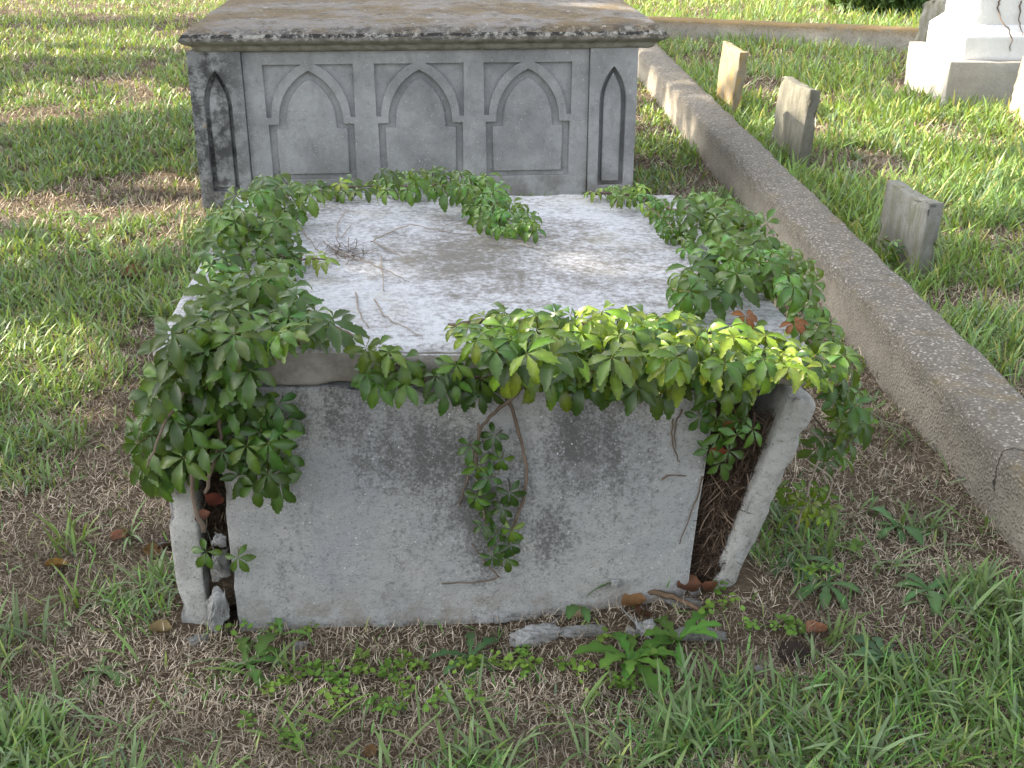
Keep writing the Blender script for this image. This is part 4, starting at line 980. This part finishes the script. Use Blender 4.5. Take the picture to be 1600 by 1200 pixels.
# ------------------------------------------------------------------ broad-leaved weeds
def rosette(px, py, n, L, label, tone=(.085, .17, .045), up=.45, jag=1.0, seed=0):
    rr = random.Random(seed + 5); L *= 1.05; p = gpt(px, py, .008); o = empty('weed', tuple(p)); tag(o, label, 'weed')
    for k in range(n):
        az = 6.283 * k / n + rr.uniform(-.4, .4); ln = L * rr.uniform(.65, 1.15); ph = rr.uniform(.15, 1.0) * up * 1.6; w = ln * rr.uniform(.13, .2)
        V, F, C = [], [], []; q = Vector((0, 0, .003)); m_ = 9
        for i in range(m_):
            t = i / (m_ - 1)
            if i: ph -= .16; q = q + Vector((math.cos(az) * math.cos(ph), math.sin(az) * math.cos(ph), math.sin(ph))) * ln / (m_ - 1)
            ww = w * (.18 + 1.0 * t ** 1.1) * (1 - max(0, t - .72) / .28 * .95) * (1 + jag * (.35 if i % 2 else -.35))
            s = Vector((-math.sin(az), math.cos(az), 0)); u_ = Vector((0, 0, 1))
            for h, f in ((q + s * ww + u_ * ww * .3, 1), (q, 1.4), (q - s * ww + u_ * ww * .3, 1)): V.append(h); C.append([c * f * rr.uniform(.92, 1.08) for c in tone])
        for i in range(m_ - 1):
            for j in (0, 1): F.append((i * 3 + j, (i + 1) * 3 + j, (i + 1) * 3 + j + 1, i * 3 + j + 1))
        me = pymesh('leaf', V, F); a = me.color_attributes.new('tint', 'FLOAT_COLOR', 'POINT')
        a.data.foreach_set('color', np.concatenate([np.array(C, np.float32), np.ones((len(C), 1), np.float32)], 1).ravel())
        link('leaf', me, M['weed'], o)
    return o
rosette(385, 1045, 9, .115, 'dandelion like weed with long leaves before the end panel corner', seed=1)
rosette(440, 1000, 3, .10, 'broad toothed weed leaves against the end panel foot', seed=2, up=.7)
rosette(160, 1055, 8, .105, 'flat broad leaved weed on bare turf beyond the tan leaf', (.085, .155, .05), .3, .8, 3)
rosette(735, 1035, 8, .10, 'dark toothed weed growing in bare soil below the hanging strand', (.06, .125, .05), .5, 1.0, 4)
rosette(985, 1040, 12, .125, 'large lush toothed weed before the mossy stones', (.085, .19, .035), .75, 1.0, 5)
rosette(1060, 1010, 7, .11, 'lush toothed weed beside the flat buried stone', (.08, .18, .035), .8, 1.0, 6)
rosette(1235, 885, 7, .115, 'plantain like weed with rounded leaves outside the leaning slab', (.075, .15, .06), .5, .15, 7)
rosette(1290, 920, 7, .09, 'small weed rosette in turf outside the leaning slab', (.07, .15, .05), .4, .4, 8)
rosette(1380, 1035, 10, .085, 'dark dense weed cushion on tan turf', (.05, .11, .05), .6, .8, 9)
rosette(1450, 930, 9, .10, 'broad leaved weed among coarse grass by the kerb', (.07, .15, .05), .5, .4, 10)
rosette(130, 345, 9, .15, 'bright broad leaved weed in the open lawn', (.11, .22, .04), .6, .7, 11)
rosette(905, 955, 6, .11, 'weed stalks leaning on the foot of the end panel', (.07, .14, .045), .9, .5, 12)
rosette(1400, 830, 7, .10, 'weed with long leaves in turf beside the cracked kerb', (.07, .15, .05), .6, .4, 13)

def clover_mesh(seed, n):
    rr = random.Random(seed); V, F, C = [], [], []
    for k in range(n):
        cx, cy, cz = rr.gauss(0, .016), rr.gauss(0, .012), rr.uniform(.008, .026); r = rr.uniform(.005, .009); tl = rr.uniform(-.5, .5); tm = rr.uniform(-.5, .5); b = rr.uniform(.8, 1.25)
        o = len(V); V.append((cx, cy, cz)); C.append([.16 * b, .27 * b, .045 * b])
        for j in range(7):
            a = 6.283 * j / 7; V.append((cx + r * math.cos(a), cy + r * math.sin(a), cz + r * (tl * math.cos(a) + tm * math.sin(a)) + .0015)); C.append([.125 * b, .235 * b, .04 * b])
        for j in range(7): F.append((o, o + 1 + j, o + 1 + (j + 1) % 7))
        o = len(V); V += [(cx - .0008, cy, cz), (cx + .0008, cy, cz), (cx * .4, cy * .4, -.006)]; C += [[.12, .18, .05]] * 3; F.append((o, o + 1, o + 2))
    me = pymesh('chickweed', V, F); a = me.color_attributes.new('tint', 'FLOAT_COLOR', 'POINT')
    a.data.foreach_set('color', np.concatenate([np.array(C, np.float32), np.ones((len(C), 1), np.float32)], 1).ravel()); me.materials.append(M['weed']); return me
CM = [clover_mesh(900 + i, 7 + 3 * i) for i in range(6)]
spots = [(350, 995), (385, 985), (428, 990), (475, 1055), (505, 1050), (520, 1070), (530, 1110), (545, 1095), (555, 1060), (565, 1035), (560, 1062), (535, 1085), (520, 1095), (528, 1120), (440, 1075), (425, 1085), (455, 1078), (565, 975), (490, 992), (625, 1110), (640, 1090), (625, 1075), (605, 1065), (612, 1050), (615, 1125), (600, 1118), (590, 1110), (660, 1055), (635, 1040), (730, 1050), (745, 1045), (735, 1078), (770, 1040), (785, 1045), (815, 1030), (825, 1050), (740, 1100), (820, 1065), (885, 1048), (908, 1055), (970, 1080), (985, 1085), (1000, 1075), (960, 1070), (920, 1092), (1010, 1030), (1030, 1025), (1120, 930), (1105, 965), (1130, 958), (1170, 985), (1245, 988), (1230, 990), (1260, 905), (1280, 900), (1300, 905), (455, 1155), (470, 1160), (386, 1133), (690, 1095), (675, 1116), (945, 1010), (1210, 985), (1330, 870), (1345, 1010)]
for i, (a, b) in enumerate(spots):
    o = link('chickweed', CM[i % 6]); o.location = gpt(a + RV.uniform(-4, 4), b + RV.uniform(-3, 3)); o.rotation_euler = (0, 0, RV.uniform(0, 6.28)); o.location.z += .007; s = RV.uniform(.6, 1.0); o.scale = (s, s, s)
    tag(o, 'tiny bright round leaved seedling on bare soil near the collapsed tomb', 'weed', 'chickweed seedlings')

# ------------------------------------------------------------------ shrubs beyond the cross kerb
def leaf_cloud(n, centre, rad, size, seed, squash=1.0):
    r_ = np.random.default_rng(seed); u = r_.normal(size=(n, 3)); u /= np.linalg.norm(u, axis=1, keepdims=True)
    p = np.array(centre) + u * (r_.random((n, 1)) ** .45) * np.array(rad)
    return p, quads(p, size, r_)
def quads(p, size, r_):
    n = len(p); a = r_.normal(size=(n, 3)); a /= np.linalg.norm(a, axis=1, keepdims=True); b = np.cross(a, r_.normal(size=(n, 3))); b /= np.linalg.norm(b, axis=1, keepdims=True)
    s = size * (.6 + .8 * r_.random((n, 1)))
    V = np.stack([p - a * s, p + b * s * .45, p + a * s, p - b * s * .45], 1).reshape(-1, 3); i = np.arange(n)[:, None] * 4
    return V, np.concatenate([np.concatenate([i, i + 1, i + 2], 1), np.concatenate([i, i + 2, i + 3], 1)])
def shrub(px, py, rad, n, label, seed):
    p = gpt(px, py); o = empty('shrub', tuple(p)); tag(o, label, 'shrub')
    _, (V, Tn) = leaf_cloud(n, (0, 0, rad[2] * .8), rad, .045, seed); link('foliage', trimesh('foliage', V, Tn), M['treeleaf'], o)
    for k in range(4):
        V, F = tube([(0, 0, -.03), (RV.uniform(-.1, .1), RV.uniform(-.1, .1), rad[2] * .5), (RV.uniform(-.3, .3), RV.uniform(-.2, .2), rad[2])], .012, .005, 5)
        link('branch', pymesh('branch', V, F), M['bark'], o)
shrub(1355, 18, (.50, .4, .28), 2600, 'dark green leafy shrub before the tan stone block', 1)
shrub(1440, 20, (.45, .3, .18), 1400, 'low dark shrub at the foot of the tan stone block', 2)

# ------------------------------------------------------------------ trees standing outside the picture on the sun side; they shade the tombs
HOLES = []                                              # chosen sun patches; crown leaves blocking the sun toward them are left out
def hole(px, py, r, z=0.0): HOLES.append((np.array(onz(px, py, z)), r))
for px in range(-250, 340, 60): hole(px, 66, .9); hole(px, 10, .5)
for px, py, r in ((20, 170, .26), (120, 172, .28), (240, 165, .32), (330, 150, .32), (-80, 170, .3), (200, 130, .2), (30, 320, .16), (130, 340, .24), (230, 360, .22), (300, 330, .18), (60, 310, .15), (180, 300, .12), (60, 560, .18), (0, 600, .20), (210, 420, .08), (90, 545, .14), (-120, 590, .2), (110, 600, .10), (140, 660, .07),
                  (1020, 150, .22), (1050, 180, .15), (1045, 215, .10), (1010, 185, .15), (1010, 118, .25), (1040, 10, .3), (1090, 15, .3), (1320, 205, .28), (1400, 215, .32), (1480, 200, .32), (1540, 225, .32), (1470, 285, .22), (1560, 280, .26), (1420, 260, .2), (1600, 330, .2), (1540, 340, .15), (1230, 150, .2), (1300, 150, .2),
                  (1520, 380, .12), (1250, 200, .15), (1330, 20, .4), (1180, 20, .3), (1390, 185, .3)): hole(px, py, r)
for px, py, r in ((1140, 95, .22), (1130, 130, .14)): hole(px, py, r, .30)
for px, py, r in ((820, 495, .08), (900, 490, .11), (980, 495, .12), (1060, 510, .11), (1130, 515, .12), (1200, 535, .11), (1010, 530, .08), (1280, 575, .10), (880, 520, .07), (760, 505, .05), (700, 290, .0)): hole(px, py, r, .72)
for x_, y_, z_, r in ((2.98, 8.9, .25, .34), (3.0, 8.6, .5, .40), (3.1, 8.5, .9, .5), (3.1, 8.7, 1.4, .6), (2.97, 8.4, .2, .18), (3.15, 7.6, .3, .33), (3.1, 8.8, .65, .45)): HOLES.append((np.array([x_, y_, z_]), r))
RH = random.Random(4)
for _ in range(46): hole(RH.uniform(-150, 320), RH.uniform(115, 420), RH.uniform(.05, .20))
for _ in range(14): hole(RH.uniform(-150, 170), RH.uniform(430, 650), RH.uniform(.03, .09))
for _ in range(26): hole(RH.uniform(1370, 1620), RH.uniform(110, 330), RH.uniform(.05, .17))
S = np.array(SUN)
def lit(p):
    k = np.zeros(len(p), bool)
    for c, r in HOLES:
        if r <= 0: continue
        d = p - c; d = d - (d @ S)[:, None] * S; k |= (d ** 2).sum(1) < r * r
    return k
def tree(x, y, h, rad, n, label, seed):
    o = empty('tree', (x, y, 0)); tag(o, label, 'tree', None); rr = random.Random(seed); r_ = np.random.default_rng(seed)
    V, F = tube(smooth_path([(0, 0, -.2), (.05, .05, h * .2), (-.05, .1, h * .45), (.1, 0, h * .8)], 5, .02), .20, .05, 10, .06); link('trunk', pymesh('trunk', V, F), M['bark'], o)
    for k in range(9):
        a = rr.uniform(0, 6.28); z0 = h * rr.uniform(.22, .6); e = Vector((math.cos(a) * rad[0] * .8, math.sin(a) * rad[1] * .8, z0 + rr.uniform(.3, 1.6)))
        V, F = tube(smooth_path([(0, 0, z0), e * .5 + Vector((0, 0, z0 * .5)), e], 4, .03), .06, .015, 6, .1); link('limb', pymesh('limb', V, F), M['bark'], o)
    cl = r_.normal(size=(150, 3)); cl /= np.linalg.norm(cl, axis=1, keepdims=True); cl = cl * (r_.random((150, 1)) ** .4) * np.array(rad) + np.array([0, 0, h * .58])
    p = cl[r_.integers(0, 150, n)] + r_.normal(size=(n, 3)) * .36
    w = p + np.array([x, y, 0]); p = p[~lit(w) & (p[:, 2] > 1.3)]  # crown shaped for its shade: gaps cut along the sun direction
    V, Tn = quads(p, .13, r_); link('crown', trimesh('crown', V, Tn), M['treeleaf'], o)
tree(-8.6, 3.4, 8.6, (2.4, 2.4, 3.6), 15000, 'broad leafy tree out of view shading the creeper tomb', 1)
tree(-9.2, 7.6, 9.0, (2.4, 2.6, 3.9), 16000, 'broad leafy tree out of view shading the arched chest tomb', 2)
tree(-9.0, 12.2, 9.0, (2.4, 2.6, 3.9), 15000, 'broad leafy tree out of view shading the far lawn', 3)
